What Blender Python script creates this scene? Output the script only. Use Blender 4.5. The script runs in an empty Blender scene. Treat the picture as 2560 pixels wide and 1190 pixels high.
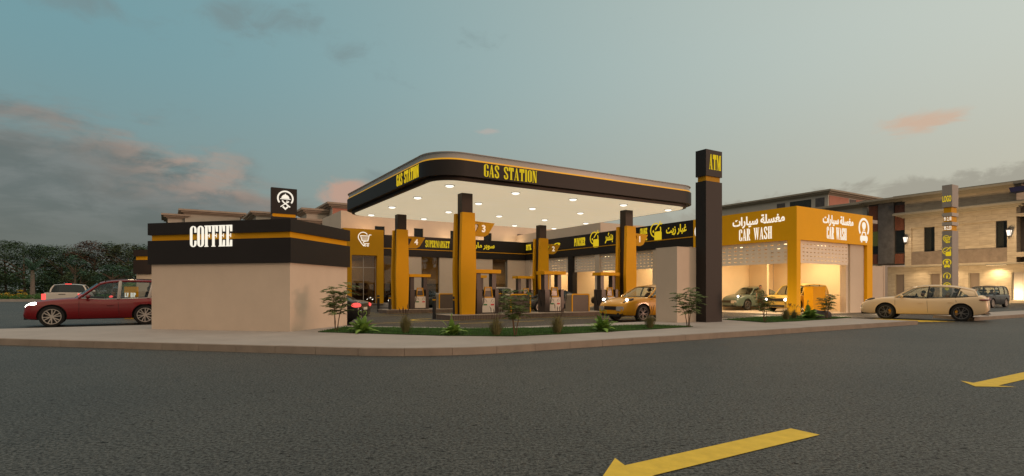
import bpy, bmesh, math, random
from mathutils import Vector, Matrix
R = math.radians
sc = bpy.context.scene
col = sc.collection
K = 1.10                                        # the plot is laid out in units of 1.1 m and enlarged at the end
F, CX, VH, H = 1392.0, 1280.0, 728.0, 1.25      # lens, principal point and eye height measured from the photograph
TH = R(31.9)                                    # the forecourt grid: b runs along the pump islands, a away from the road
BX, BY, AX, AY = math.cos(TH), math.sin(TH), -math.sin(TH), math.cos(TH)
C3 = (-2.21, 24.64)                             # grid origin: near corner of canopy column 3

def G(u, v, z=0.0):
    Y = (H - z) * F / (v - VH)
    return Vector(((u - CX) / F * Y, Y, z))
def P(b, a, z=0.0):
    return Vector((C3[0] + b * BX + a * AX, C3[1] + b * BY + a * AY, z))
def ba(p):
    dx, dy = p[0] - C3[0], p[1] - C3[1]
    return dx * BX + dy * BY, dx * AX + dy * AY
def b_at(u, a):
    r = (u - CX) / F
    return (r * (C3[1] + a * AY) - C3[0] - a * AX) / (BX - r * BY)
def a_at(u, b):
    r = (u - CX) / F
    return (r * (C3[1] + b * BY) - C3[0] - b * BX) / (AX - r * AY)
def Yof(b, a):
    return C3[1] + b * BY + a * AY
def zat(v, Y):
    return H + (VH - v) / F * Y

# ------------------------------------------------------------------ materials
def mat(name, c, rough=0.6, metal=0.0, spec=0.5, var=0.0, vscale=3.0, bump=0.0, bscale=40.0, coat=0.0, emit=None, estr=0.0, c2=None, stretch=None):
    m = bpy.data.materials.new(name); m.use_nodes = True
    nt = m.node_tree; bs = nt.nodes['Principled BSDF']
    bs.inputs['Base Color'].default_value = (*c, 1)
    bs.inputs['Roughness'].default_value = rough
    bs.inputs['Metallic'].default_value = metal
    bs.inputs['Specular IOR Level'].default_value = spec
    bs.inputs['Coat Weight'].default_value = coat
    bs.inputs['Coat Roughness'].default_value = 0.06
    if emit:
        bs.inputs['Emission Color'].default_value = (*emit, 1)
        bs.inputs['Emission Strength'].default_value = estr
    if var or bump:
        tc = nt.nodes.new('ShaderNodeTexCoord'); src = tc.outputs['Object']
        if stretch:
            mp = nt.nodes.new('ShaderNodeMapping'); mp.inputs['Scale'].default_value = stretch
            nt.links.new(src, mp.inputs['Vector']); src = mp.outputs['Vector']
    if var:
        n = nt.nodes.new('ShaderNodeTexNoise'); n.inputs['Scale'].default_value = vscale
        n.inputs['Detail'].default_value = 6; n.inputs['Roughness'].default_value = 0.65
        nt.links.new(src, n.inputs['Vector'])
        rp = nt.nodes.new('ShaderNodeValToRGB')
        d = c2 if c2 else tuple(max(0, x * (1 - var)) for x in c)
        l = c if c2 else tuple(min(1, x * (1 + var)) for x in c)
        rp.color_ramp.elements[0].position = 0.3; rp.color_ramp.elements[1].position = 0.7
        rp.color_ramp.elements[0].color = (*d, 1); rp.color_ramp.elements[1].color = (*l, 1)
        nt.links.new(n.outputs['Fac'], rp.inputs['Fac']); nt.links.new(rp.outputs['Color'], bs.inputs['Base Color'])
    if bump:
        n2 = nt.nodes.new('ShaderNodeTexNoise'); n2.inputs['Scale'].default_value = bscale; n2.inputs['Detail'].default_value = 5
        nt.links.new(src, n2.inputs['Vector'])
        bp = nt.nodes.new('ShaderNodeBump'); bp.inputs['Strength'].default_value = bump; bp.inputs['Distance'].default_value = 0.02
        nt.links.new(n2.outputs['Fac'], bp.inputs['Height']); nt.links.new(bp.outputs['Normal'], bs.inputs['Normal'])
    return m
def glass_mat(name, tint=(0.75, 0.82, 0.85), refl=(0.9, 0.95, 1.0), base=0.06, rough=0.02):
    m = bpy.data.materials.new(name); m.use_nodes = True
    nt = m.node_tree; nt.nodes.clear()
    o = nt.nodes.new('ShaderNodeOutputMaterial'); mx = nt.nodes.new('ShaderNodeMixShader')
    t = nt.nodes.new('ShaderNodeBsdfTransparent'); t.inputs['Color'].default_value = (*tint, 1)
    g = nt.nodes.new('ShaderNodeBsdfGlossy'); g.inputs['Color'].default_value = (*refl, 1); g.inputs['Roughness'].default_value = rough
    lw = nt.nodes.new('ShaderNodeLayerWeight'); lw.inputs['Blend'].default_value = 0.5
    fr = nt.nodes.new('ShaderNodeMath'); fr.operation = 'POWER'; fr.inputs[1].default_value = 4.5; nt.links.new(lw.outputs['Facing'], fr.inputs[0])
    ad = nt.nodes.new('ShaderNodeMath'); ad.operation = 'ADD'; ad.inputs[1].default_value = base; ad.use_clamp = True
    nt.links.new(fr.outputs[0], ad.inputs[0]); nt.links.new(ad.outputs[0], mx.inputs[0])
    nt.links.new(t.outputs[0], mx.inputs[1]); nt.links.new(g.outputs[0], mx.inputs[2]); nt.links.new(mx.outputs[0], o.inputs[0])
    return m
def emit_mat(name, c, s):
    m = bpy.data.materials.new(name); m.use_nodes = True
    nt = m.node_tree; nt.nodes.clear()
    o = nt.nodes.new('ShaderNodeOutputMaterial'); e = nt.nodes.new('ShaderNodeEmission')
    e.inputs['Color'].default_value = (*c, 1); e.inputs['Strength'].default_value = s
    nt.links.new(e.outputs[0], o.inputs[0]); return m

def asphalt(name, dark, light, crack=0.6, rough=0.75):
    m = mat(name, light, rough=rough, spec=0.45)
    nt = m.node_tree; bs = nt.nodes['Principled BSDF']; L = nt.links.new
    tc = nt.nodes.new('ShaderNodeTexCoord')
    def noise(scale, det=4, rg=0.6, vec=None):
        n = nt.nodes.new('ShaderNodeTexNoise'); n.inputs['Scale'].default_value = scale
        n.inputs['Detail'].default_value = det; n.inputs['Roughness'].default_value = rg
        L(vec or tc.outputs['Object'], n.inputs['Vector']); return n
    def ramp(src, p0, c0, p1, c1):
        r = nt.nodes.new('ShaderNodeValToRGB'); e = r.color_ramp.elements
        e[0].position, e[1].position = p0, p1; e[0].color, e[1].color = (*c0, 1), (*c1, 1); L(src, r.inputs['Fac']); return r
    def mixc(mode, fac, a, b):
        x = nt.nodes.new('ShaderNodeMix'); x.data_type = 'RGBA'; x.blend_type = mode
        if isinstance(fac, float): x.inputs[0].default_value = fac
        else: L(fac, x.inputs[0])
        L(a, x.inputs[6]); L(b, x.inputs[7]); return x.outputs[2]
    big = ramp(noise(0.22, 5).outputs['Fac'], 0.3, dark, 0.72, light)
    grain = ramp(noise(34, 5, 0.85).outputs['Fac'], 0.42, (0.26, 0.27, 0.28), 0.58, (1.75, 1.72, 1.62))
    c = mixc('MULTIPLY', 1.0, big.outputs[0], grain.outputs[0])
    fm = nt.nodes.new('ShaderNodeMapping'); fm.inputs['Scale'].default_value = (0.55, 1.3, 1); L(tc.outputs['Object'], fm.inputs['Vector'])
    fleck = ramp(noise(18, 2, 0.5, fm.outputs['Vector']).outputs['Fac'], 0.30, (0.15, 0.16, 0.17), 0.37, (1, 1, 1))
    c = mixc('MULTIPLY', 1.0, c, fleck.outputs[0])
    # pale chips
    vo = nt.nodes.new('ShaderNodeTexVoronoi'); vo.inputs['Scale'].default_value = 26; L(tc.outputs['Object'], vo.inputs['Vector'])
    chips = ramp(vo.outputs['Distance'], 0.06, (1, 1, 1), 0.12, (0, 0, 0))
    w = nt.nodes.new('ShaderNodeRGB'); w.outputs[0].default_value = (0.27, 0.25, 0.22, 1)
    c = mixc('MIX', chips.outputs[0], c, w.outputs[0])
    # short dark hairline cracks: thin level set of a stretched noise, kept only in patches
    mp = nt.nodes.new('ShaderNodeMapping'); mp.inputs['Scale'].default_value = (1.4, 5.0, 1); mp.inputs['Rotation'].default_value = (0, 0, 0.5)
    L(tc.outputs['Object'], mp.inputs['Vector'])
    n1 = noise(2.6, 6, 0.7, mp.outputs['Vector'])
    sub = nt.nodes.new('ShaderNodeMath'); sub.operation = 'SUBTRACT'; sub.inputs[1].default_value = 0.5; L(n1.outputs['Fac'], sub.inputs[0])
    ab = nt.nodes.new('ShaderNodeMath'); ab.operation = 'ABSOLUTE'; L(sub.outputs[0], ab.inputs[0])
    ck = ramp(ab.outputs[0], 0.012, (1, 1, 1), 0.026, (0, 0, 0))
    patch = ramp(noise(4.0, 2).outputs['Fac'], 0.50, (0, 0, 0), 0.6, (1, 1, 1))
    km = nt.nodes.new('ShaderNodeMath'); km.operation = 'MULTIPLY'; L(ck.outputs[0], km.inputs[0]); L(patch.outputs[0], km.inputs[1])
    k2 = nt.nodes.new('ShaderNodeMath'); k2.operation = 'MULTIPLY'; k2.inputs[1].default_value = crack; L(km.outputs[0], k2.inputs[0])
    bk = nt.nodes.new('ShaderNodeRGB'); bk.outputs[0].default_value = (0.014, 0.015, 0.016, 1)
    c = mixc('MIX', k2.outputs[0], c, bk.outputs[0])
    L(c, bs.inputs['Base Color'])
    bw = nt.nodes.new('ShaderNodeRGBToBW'); L(mixc('MULTIPLY', 1.0, grain.outputs[0], fleck.outputs[0]), bw.inputs[0])
    sm = nt.nodes.new('ShaderNodeMath'); sm.operation = 'MULTIPLY'; sm.inputs[1].default_value = 0.36; L(bw.outputs[0], sm.inputs[0]); L(sm.outputs[0], bs.inputs['Specular IOR Level'])
    bp = nt.nodes.new('ShaderNodeBump'); bp.inputs['Strength'].default_value = 0.8; bp.inputs['Distance'].default_value = 0.012
    L(noise(34, 5, 0.8).outputs['Fac'], bp.inputs['Height']); L(bp.outputs['Normal'], bs.inputs['Normal'])
    return m
def brick_mat(name, c1, c2, mortar, scale, bw, bh, ms=0.01, rough=0.8, axes='XZ', off=0.5):
    m = mat(name, c1, rough=rough, spec=0.25)
    nt = m.node_tree; bs = nt.nodes['Principled BSDF']; L = nt.links.new
    tc = nt.nodes.new('ShaderNodeTexCoord'); sp = nt.nodes.new('ShaderNodeSeparateXYZ'); cb = nt.nodes.new('ShaderNodeCombineXYZ')
    L(tc.outputs['Object'], sp.inputs[0])
    ad = nt.nodes.new('ShaderNodeMath'); ad.operation = 'ADD'; L(sp.outputs[0], ad.inputs[0]); L(sp.outputs[1], ad.inputs[1])
    L(ad.outputs[0], cb.inputs[0]); L(sp.outputs[2 if axes == 'XZ' else 1], cb.inputs[1])
    b = nt.nodes.new('ShaderNodeTexBrick'); L(cb.outputs[0], b.inputs['Vector'])
    b.offset = off
    b.inputs['Color1'].default_value = (*c1, 1); b.inputs['Color2'].default_value = (*c2, 1); b.inputs['Mortar'].default_value = (*mortar, 1)
    b.inputs['Scale'].default_value = scale; b.inputs['Mortar Size'].default_value = ms
    b.inputs['Brick Width'].default_value = bw; b.inputs['Row Height'].default_value = bh
    n = nt.nodes.new('ShaderNodeTexNoise'); n.inputs['Scale'].default_value = 1.3; n.inputs['Detail'].default_value = 8
    mp = nt.nodes.new('ShaderNodeMapping'); mp.inputs['Scale'].default_value = (1, 1, 5); L(tc.outputs['Object'], mp.inputs[0]); L(mp.outputs[0], n.inputs['Vector'])
    r = nt.nodes.new('ShaderNodeValToRGB'); r.color_ramp.elements[0].position = 0.3; r.color_ramp.elements[1].position = 0.7
    r.color_ramp.elements[0].color = (0.8, 0.8, 0.8, 1); r.color_ramp.elements[1].color = (1.1, 1.1, 1.1, 1); L(n.outputs['Fac'], r.inputs['Fac'])
    x = nt.nodes.new('ShaderNodeMix'); x.data_type = 'RGBA'; x.blend_type = 'MULTIPLY'; x.inputs[0].default_value = 1
    L(b.outputs['Color'], x.inputs[6]); L(r.outputs[0], x.inputs[7]); L(x.outputs[2], bs.inputs['Base Color'])
    bp = nt.nodes.new('ShaderNodeBump'); bp.inputs['Strength'].default_value = 0.25; bp.inputs['Distance'].default_value = 0.01; bp.invert = True
    L(b.outputs['Fac'], bp.inputs['Height']); L(bp.outputs['Normal'], bs.inputs['Normal'])
    return m

YEL = (0.68, 0.335, 0.006)
M = dict(
    road=asphalt('road asphalt', (0.041, 0.047, 0.048), (0.068, 0.073, 0.071), rough=0.58),
    fore=asphalt('forecourt asphalt', (0.050, 0.047, 0.044), (0.066, 0.061, 0.056), crack=0.15),
    pave=mat('pavement concrete', (0.37, 0.34, 0.315), 0.8, var=0.10, vscale=0.9, bump=0.15, bscale=60, spec=0.3),
    kerb=mat('kerb stone', (0.265, 0.225, 0.185), 0.85, var=0.14, vscale=2.2, bump=0.2, bscale=50, spec=0.25),
    land=mat('dry land', (0.10, 0.095, 0.07), 0.9, var=0.3, vscale=0.1),
    lawn=mat('lawn soil', (0.030, 0.055, 0.016), 0.95, var=0.4, vscale=5, spec=0.1),
    blade=mat('grass blades', (0.060, 0.150, 0.034), 0.7, var=0.4, vscale=2, spec=0.2),
    stucco=mat('white stucco', (0.60, 0.50, 0.40), 0.85, var=0.05, vscale=1.0, bump=0.12, bscale=90, spec=0.25),
    stucco2=mat('pale render', (0.62, 0.53, 0.43), 0.85, var=0.05, vscale=0.7, spec=0.25),
    black=mat('black cladding', (0.0155, 0.0130, 0.0125), 0.5, spec=0.28, var=0.12, vscale=0.6),
    brown=mat('dark brown cladding', (0.030, 0.019, 0.014), 0.5, spec=0.3, var=0.1, vscale=0.8),
    yellow=mat('ochre panel', YEL, 0.55, spec=0.15, var=0.05, vscale=0.8),
    yellow2=mat('deep ochre panel', (0.50, 0.26, 0.006), 0.55, spec=0.15, var=0.05, vscale=0.8),
    lityel=mat('ochre cladding painted lit', (0.86, 0.44, 0.006), 0.55, spec=0.15, var=0.04, vscale=0.6),  # panel ochre lightened; the light on the car wash is put into the colour
    yline=mat('yellow road paint', (0.70, 0.49, 0.055), 0.7, var=0.12, vscale=6, bump=0.2, bscale=60, spec=0.3),
    signyel=emit_mat('yellow sign letters', (0.80, 0.56, 0.02), 0.82),
    signwhite=emit_mat('white sign letters', (1.0, 0.90, 0.74), 1.0),
    coffee=emit_mat('backlit white letters', (1.0, 0.92, 0.76), 1.02),
    numwhite=mat('white numerals', (0.8, 0.75, 0.66), 0.6, emit=(1, 0.9, 0.75), estr=0.35),
    soffit=None, strip=mat('lit ochre strip', YEL, 0.5, emit=(0.8, 0.42, 0.02), estr=0.42),
    lamp=emit_mat('downlight lens', (1.0, 0.93, 0.78), 1.5),
    warm=emit_mat('warm ceiling lamp', (1.0, 0.74, 0.40), 3.0),
    grey=mat('grey cabinet', (0.085, 0.062, 0.048), 0.5, var=0.1, vscale=3),
    beige=mat('beige side panel', (0.42, 0.34, 0.26), 0.6, var=0.06, vscale=3),
    pumpdark=mat('pump casing', (0.040, 0.028, 0.024), 0.38, var=0.1, vscale=4),
    pumpwhite=mat('pump panel', (0.62, 0.57, 0.50), 0.4, var=0.04, vscale=5),
    screen=mat('pump screen', (0.09, 0.075, 0.065), 0.2),
    green=mat('green sticker', (0.02, 0.16, 0.04), 0.5), red=mat('red sticker', (0.55, 0.03, 0.035), 0.5),
    rubber=mat('black rubber', (0.014, 0.014, 0.014), 0.7, spec=0.3), trim=mat('black trim', (0.016, 0.016, 0.017), 0.5),
    chrome=mat('satin alloy', (0.55, 0.53, 0.50), 0.3, metal=0.9), alloy=mat('dark alloy', (0.15, 0.145, 0.145), 0.4, metal=0.4),
    silver=mat('silver spoke paint', (0.50, 0.46, 0.42), 0.35, metal=0.3),
    headoff=mat('headlamp glass', (0.05, 0.055, 0.06), 0.08, coat=0.5), drl=mat('bumper lamp', (0.42, 0.40, 0.37), 0.18, coat=0.5),
    headon=emit_mat('lit headlamp', (1.0, 0.96, 0.86), 14.0), redoff=mat('tail lamp', (0.22, 0.012, 0.012), 0.15, coat=0.8),
    redon=emit_mat('lit tail lamp', (1.0, 0.09, 0.075), 1.6), plate=mat('number plate', (0.6, 0.6, 0.55), 0.5),
    cglass=glass_mat('car glass', (0.74, 0.80, 0.82), (0.50, 0.68, 0.76), 0.05), dglass=glass_mat('dark car glass', (0.10, 0.13, 0.15), (0.5, 0.65, 0.7), 0.06),
    shopglass=glass_mat('shop glass', (0.62, 0.58, 0.52), (0.85, 0.85, 0.85), 0.06), parapet=mat('frosted parapet glass', (0.33, 0.345, 0.345), 0.25, spec=0.6),
    winglass=glass_mat('villa glass', (0.55, 0.57, 0.56), (0.45, 0.5, 0.52), 0.05),
    caliper=mat('yellow brake caliper', (0.75, 0.33, 0.01), 0.4), seat=mat('dark seat leather', (0.030, 0.028, 0.030), 0.6), seatb=mat('beige seat leather', (0.33, 0.22, 0.16), 0.6),
    inter=mat('car interior', (0.018, 0.018, 0.02), 0.7),
    shutter=mat('perforated shutter', (0.82, 0.72, 0.60), 0.7, var=0.04, vscale=1.5), rib=mat('ribbed island side', (0.19, 0.145, 0.12), 0.7, var=0.15, vscale=6),
    ribtop=mat('island top', (0.32, 0.27, 0.23), 0.8, var=0.1, vscale=3),
    floor=mat('bay floor', (0.45, 0.38, 0.30), 0.6, var=0.08, vscale=1.2), roomwall=mat('bay wall', (0.72, 0.57, 0.38), 0.8, var=0.04, vscale=0.8, spec=0.2),
    metal=mat('grey metal', (0.31, 0.285, 0.26), 0.5, metal=0.0, var=0.05, vscale=2), metal2=mat('pale metal', (0.40, 0.37, 0.33), 0.5, metal=0.0, var=0.05, vscale=2),
    stone=brick_mat('villa stone', (0.40, 0.34, 0.26), (0.35, 0.30, 0.235), (0.27, 0.23, 0.18), 1.0, 2.6, 0.45, 0.012),
    slate=mat('slate cladding', (0.085, 0.080, 0.082), 0.7, var=0.3, vscale=1.6), stone2=mat('brown stone band', (0.17, 0.135, 0.11), 0.8, var=0.22, vscale=1.8),
    cornice=mat('stone cornice', (0.30, 0.27, 0.215), 0.8, var=0.1, vscale=2), wood=mat('red wood slats', (0.17, 0.060, 0.035), 0.6, var=0.3, vscale=6),
    house=mat('far villa render', (0.46, 0.44, 0.39), 0.85, var=0.06, vscale=0.8), houseroof=mat('far villa roof', (0.32, 0.265, 0.215), 0.8, var=0.12, vscale=1),
    pinkglow=mat('painted sunset glow', (0.45, 0.20, 0.15), 0.85, var=0.06, vscale=0.7), navy=mat('navy awning', (0.012, 0.012, 0.07), 0.7),  # salmon: sunset light on far walls and windows put into the colour
    curtain=mat('curtain cloth', (0.36, 0.31, 0.26), 0.9, var=0.2, vscale=12, stretch=(6, 6, 0.2)),
    lampiron=mat('lantern iron', (0.020, 0.015, 0.012), 0.5), lantern=emit_mat('lantern glass', (1.0, 0.86, 0.70), 1.5),
    rock=mat('grey rock', (0.10, 0.095, 0.10), 0.9, var=0.3, vscale=8, bump=0.6, bscale=9),
    bark=mat('shrub stem', (0.12, 0.070, 0.036), 0.9, var=0.25, vscale=12), leaf=mat('shrub leaflets', (0.105, 0.150, 0.046), 0.6, var=0.45, vscale=5, spec=0.3),
    fern=mat('fern fronds', (0.17, 0.30, 0.055), 0.6, var=0.35, vscale=6, spec=0.3), tuft=mat('dry grass blades', (0.20, 0.185, 0.080), 0.8, var=0.4, vscale=5, spec=0.2),
    seedhead=mat('seed heads', (0.055, 0.032, 0.022), 0.9),
    tleaf1=mat('tree leaves', (0.042, 0.080, 0.040), 0.75, var=0.5, vscale=0.5, spec=0.15), tleaf2=mat('olive tree leaves', (0.060, 0.088, 0.040), 0.75, var=0.5, vscale=0.5, spec=0.15),
    tleaf3=mat('rusty tree leaves', (0.105, 0.040, 0.026), 0.75, var=0.5, vscale=0.5, spec=0.15, c2=(0.040, 0.040, 0.020)), tleaf4=mat('blue green leaves', (0.046, 0.105, 0.072), 0.75, var=0.5, vscale=0.6, spec=0.15),
    trunk=mat('tree bark', (0.10, 0.080, 0.060), 0.9, var=0.3, vscale=3), flower=mat('yellow blossom', (0.42, 0.29, 0.02), 0.8, var=0.4, vscale=4),
    skin=mat('skin', (0.34, 0.18, 0.12), 0.6), hair=mat('dark hair', (0.014, 0.011, 0.010), 0.7), hairb=mat('fair hair', (0.45, 0.34, 0.22), 0.7), hairg=mat('grey hair', (0.25, 0.23, 0.21), 0.7),
    camo=mat('patterned shirt', (0.12, 0.085, 0.040), 0.85, var=0.5, vscale=14, c2=(0.035, 0.050, 0.022)), khaki=mat('brown trousers', (0.13, 0.075, 0.040), 0.85, var=0.2, vscale=6),
    shirty=mat('yellow shirt', (0.42, 0.30, 0.06), 0.85), suit=mat('dark suit', (0.014, 0.014, 0.018), 0.8), dress=mat('rust top', (0.20, 0.075, 0.045), 0.85), shoe=mat('brown shoes', (0.05, 0.026, 0.018), 0.6),
)
def paint(name, c, rough=0.32, metal=0.0):
    return mat(name, c, rough=rough, metal=metal, coat=0.45, spec=0.32)
m = mat('canopy soffit with added glow', (0.74, 0.68, 0.56), 0.6, spec=0.2)
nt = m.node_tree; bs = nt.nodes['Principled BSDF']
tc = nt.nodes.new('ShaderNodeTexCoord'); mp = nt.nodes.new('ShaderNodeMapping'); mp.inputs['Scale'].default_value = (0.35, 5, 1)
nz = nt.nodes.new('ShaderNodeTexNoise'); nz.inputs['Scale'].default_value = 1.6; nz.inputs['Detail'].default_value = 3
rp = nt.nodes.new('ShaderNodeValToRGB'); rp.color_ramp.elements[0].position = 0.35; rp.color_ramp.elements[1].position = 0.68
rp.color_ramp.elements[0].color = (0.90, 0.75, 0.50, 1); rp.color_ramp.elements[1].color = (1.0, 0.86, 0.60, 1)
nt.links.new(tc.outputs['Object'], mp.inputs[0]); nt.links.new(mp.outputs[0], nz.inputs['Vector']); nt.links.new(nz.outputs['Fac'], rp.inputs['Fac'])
nt.links.new(rp.outputs[0], bs.inputs['Emission Color']); bs.inputs['Emission Strength'].default_value = 0.54  # no lamp: the soffit's lit look is put in as emission
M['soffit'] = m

# ------------------------------------------------------------------ mesh builder
class MB:
    def __init__(s, o=(0, 0, 0), xf=None):
        s.v = []; s.f = []; s.fm = []; s.mi = 0; s.o = Vector(o); s.xf = xf
    def add(s, vs, fs):
        k = len(s.v)
        for p in vs:
            q = Vector(p)
            if s.xf is not None: q = s.xf @ q
            s.v.append(q - s.o)
        for f in fs:
            s.f.append(tuple(i + k for i in f)); s.fm.append(s.mi)
        return s
    def box(s, x0, x1, y0, y1, z0, z1):
        return s.add([(x0, y0, z0), (x1, y0, z0), (x1, y1, z0), (x0, y1, z0), (x0, y0, z1), (x1, y0, z1), (x1, y1, z1), (x0, y1, z1)],
                     [(3, 2, 1, 0), (4, 5, 6, 7), (0, 1, 5, 4), (1, 2, 6, 5), (2, 3, 7, 6), (3, 0, 4, 7)])
    def prism(s, poly, z0, z1, T=None):
        n = len(poly)
        ar = sum(poly[i][0] * poly[(i + 1) % n][1] - poly[(i + 1) % n][0] * poly[i][1] for i in range(n))
        if ar < 0: poly = poly[::-1]
        vs = [Vector((p[0], p[1], z0)) for p in poly] + [Vector((p[0], p[1], z1)) for p in poly]
        if T is not None: vs = [T @ p for p in vs]
        return s.add(vs, [tuple(range(n - 1, -1, -1)), tuple(range(n, 2 * n))] + [(i, (i + 1) % n, n + (i + 1) % n, n + i) for i in range(n)])
    def ring(s, outer, inner, z0, z1):
        n = len(outer); vs = [(p[0], p[1], z) for z in (z0, z1) for q in (outer, inner) for p in q]
        fs = []
        for i in range(n):
            j = (i + 1) % n
            fs += [(i, j, 2 * n + j, 2 * n + i), (n + j, n + i, 3 * n + i, 3 * n + j), (2 * n + i, 2 * n + j, 3 * n + j, 3 * n + i), (j, i, n + i, n + j)]
        return s.add(vs, fs)
    def tube(s, pts, r, n=6, caps=True):
        pts = [Vector(p) for p in pts]; m = len(pts); rr = r if isinstance(r, (list, tuple)) else [r] * m
        vs = []; prev = None
        for i, p in enumerate(pts):
            d = (pts[min(i + 1, m - 1)] - pts[max(i - 1, 0)]).normalized()
            if prev is None:
                up = Vector((0, 0, 1)) if abs(d.z) < 0.9 else Vector((1, 0, 0))
                x = d.cross(up).normalized()
            else:
                x = (prev - d * prev.dot(d)).normalized()
            prev = x; y = d.cross(x)
            for k in range(n):
                t = 2 * math.pi * k / n
                vs.append(p + (x * math.cos(t) + y * math.sin(t)) * rr[i])
        fs = [(i * n + k, i * n + (k + 1) % n, (i + 1) * n + (k + 1) % n, (i + 1) * n + k) for i in range(m - 1) for k in range(n)]
        if caps: fs += [tuple(range(n - 1, -1, -1)), tuple((m - 1) * n + k for k in range(n))]
        return s.add(vs, fs)
    def lathe(s, prof, n=20, T=None):
        vs = []; m = len(prof)
        for r, z in prof:
            for k in range(n):
                t = 2 * math.pi * k / n; q = Vector((r * math.cos(t), r * math.sin(t), z)); vs.append(T @ q if T is not None else q)
        return s.add(vs, [(i * n + k, i * n + (k + 1) % n, (i + 1) * n + (k + 1) % n, (i + 1) * n + k) for i in range(m - 1) for k in range(n)])
    def ball(s, c, r, n=12, m=8, T=None):
        r = r if isinstance(r, (tuple, list)) else (r, r, r); vs = []
        for i in range(m + 1):
            p = math.pi * i / m
            for k in range(n):
                t = 2 * math.pi * k / n
                q = Vector((r[0] * math.sin(p) * math.cos(t), r[1] * math.sin(p) * math.sin(t), r[2] * math.cos(p)))
                vs.append((T @ q if T is not None else q) + Vector(c))
        return s.add(vs, [(i * n + k, (i + 1) * n + k, (i + 1) * n + (k + 1) % n, i * n + (k + 1) % n) for i in range(m) for k in range(n)])
    def grid(s, rows):
        n = len(rows[0]); m = len(rows)
        return s.add([p for r in rows for p in r], [(i * n + k, i * n + k + 1, (i + 1) * n + k + 1, (i + 1) * n + k) for i in range(m - 1) for k in range(n - 1)])
    def build(s, name, mats, parent=None, smooth=None):
        me = bpy.data.meshes.new(name); me.from_pydata([tuple(p) for p in s.v], [], s.f)
        mats = mats if isinstance(mats, (list, tuple)) else [mats]
        for mm in mats: me.materials.append(mm)
        if len(mats) > 1: me.polygons.foreach_set('material_index', s.fm)
        if smooth is not None: shade(me, smooth)
        me.update()
        o = bpy.data.objects.new(name, me); col.objects.link(o)
        if parent is not None: o.parent = parent
        return o
def shade(me, ang=35):
    bm = bmesh.new(); bm.from_mesh(me)
    bmesh.ops.remove_doubles(bm, verts=bm.verts, dist=1e-5)
    for f in bm.faces: f.smooth = True
    for e in bm.edges:
        e.smooth = not (len(e.link_faces) != 2 or e.calc_face_angle(0) > R(ang))
    bm.to_mesh(me); bm.free()

def tag(o, label=None, cat=None, group=None, kind=None):
    if label: o['label'] = label
    if cat: o['category'] = cat
    if group: o['group'] = group
    if kind: o['kind'] = kind
    return o
def thing(name, label, cat, loc=(0, 0, 0), rz=0.0, group=None):
    o = bpy.data.objects.new(name, None); col.objects.link(o); o.empty_display_size = 0.3
    o.location = loc; o.rotation_euler = (0, 0, rz)
    return tag(o, label, cat, group)
def site(name, label, cat, b, a, z=0.0, group=None):
    return thing(name, label, cat, P(b, a, z), TH, group)
def copy_tree(o, parent=None):
    c = o.copy(); col.objects.link(c)
    if parent is not None: c.parent = parent
    for ch in list(o.children): copy_tree(ch, c)
    return c
# planes for lettering: text x to the reader's right, text y up, thickness towards the reader
def face_A(b, a, z):      # on a wall facing the road (-a)
    return Matrix(((1, 0, 0, b), (0, 0, -1, a), (0, 1, 0, z), (0, 0, 0, 1)))
def face_B(b, a, z):      # on a wall facing the pumps (-b)
    return Matrix(((0, 0, -1, b), (-1, 0, 0, a), (0, 1, 0, z), (0, 0, 0, 1)))

# ------------------------------------------------------------------ condensed fat-face lettering, drawn stem by stem
def arc(cx, cy, rx, ry, a0, a1, n=7):
    return [(cx + rx * math.cos(R(a0 + (a1 - a0) * i / n)), cy + ry * math.sin(R(a0 + (a1 - a0) * i / n))) for i in range(n + 1)]
def stroke(pts, w, closed=False):
    n = len(pts); L, Rr = [], []
    for i in range(n):
        p = Vector(pts[i]); a = Vector(pts[(i - 1) % n]) if (closed or i > 0) else None; c = Vector(pts[(i + 1) % n]) if (closed or i < n - 1) else None
        d1 = (p - a).normalized() if a is not None else (c - p).normalized()
        d2 = (c - p).normalized() if c is not None else d1
        t = d1 + d2
        t = t.normalized() if t.length > 1e-6 else d1
        nn = Vector((-t.y, t.x)); k = max(0.5, nn.dot(Vector((-d1.y, d1.x))))
        L.append(p + nn * w / 2 / k); Rr.append(p - nn * w / 2 / k)
    return [[tuple(L[i]), tuple(Rr[i]), tuple(Rr[(i + 1) % n]), tuple(L[(i + 1) % n])] for i in range(n if closed else n - 1)]
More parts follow.
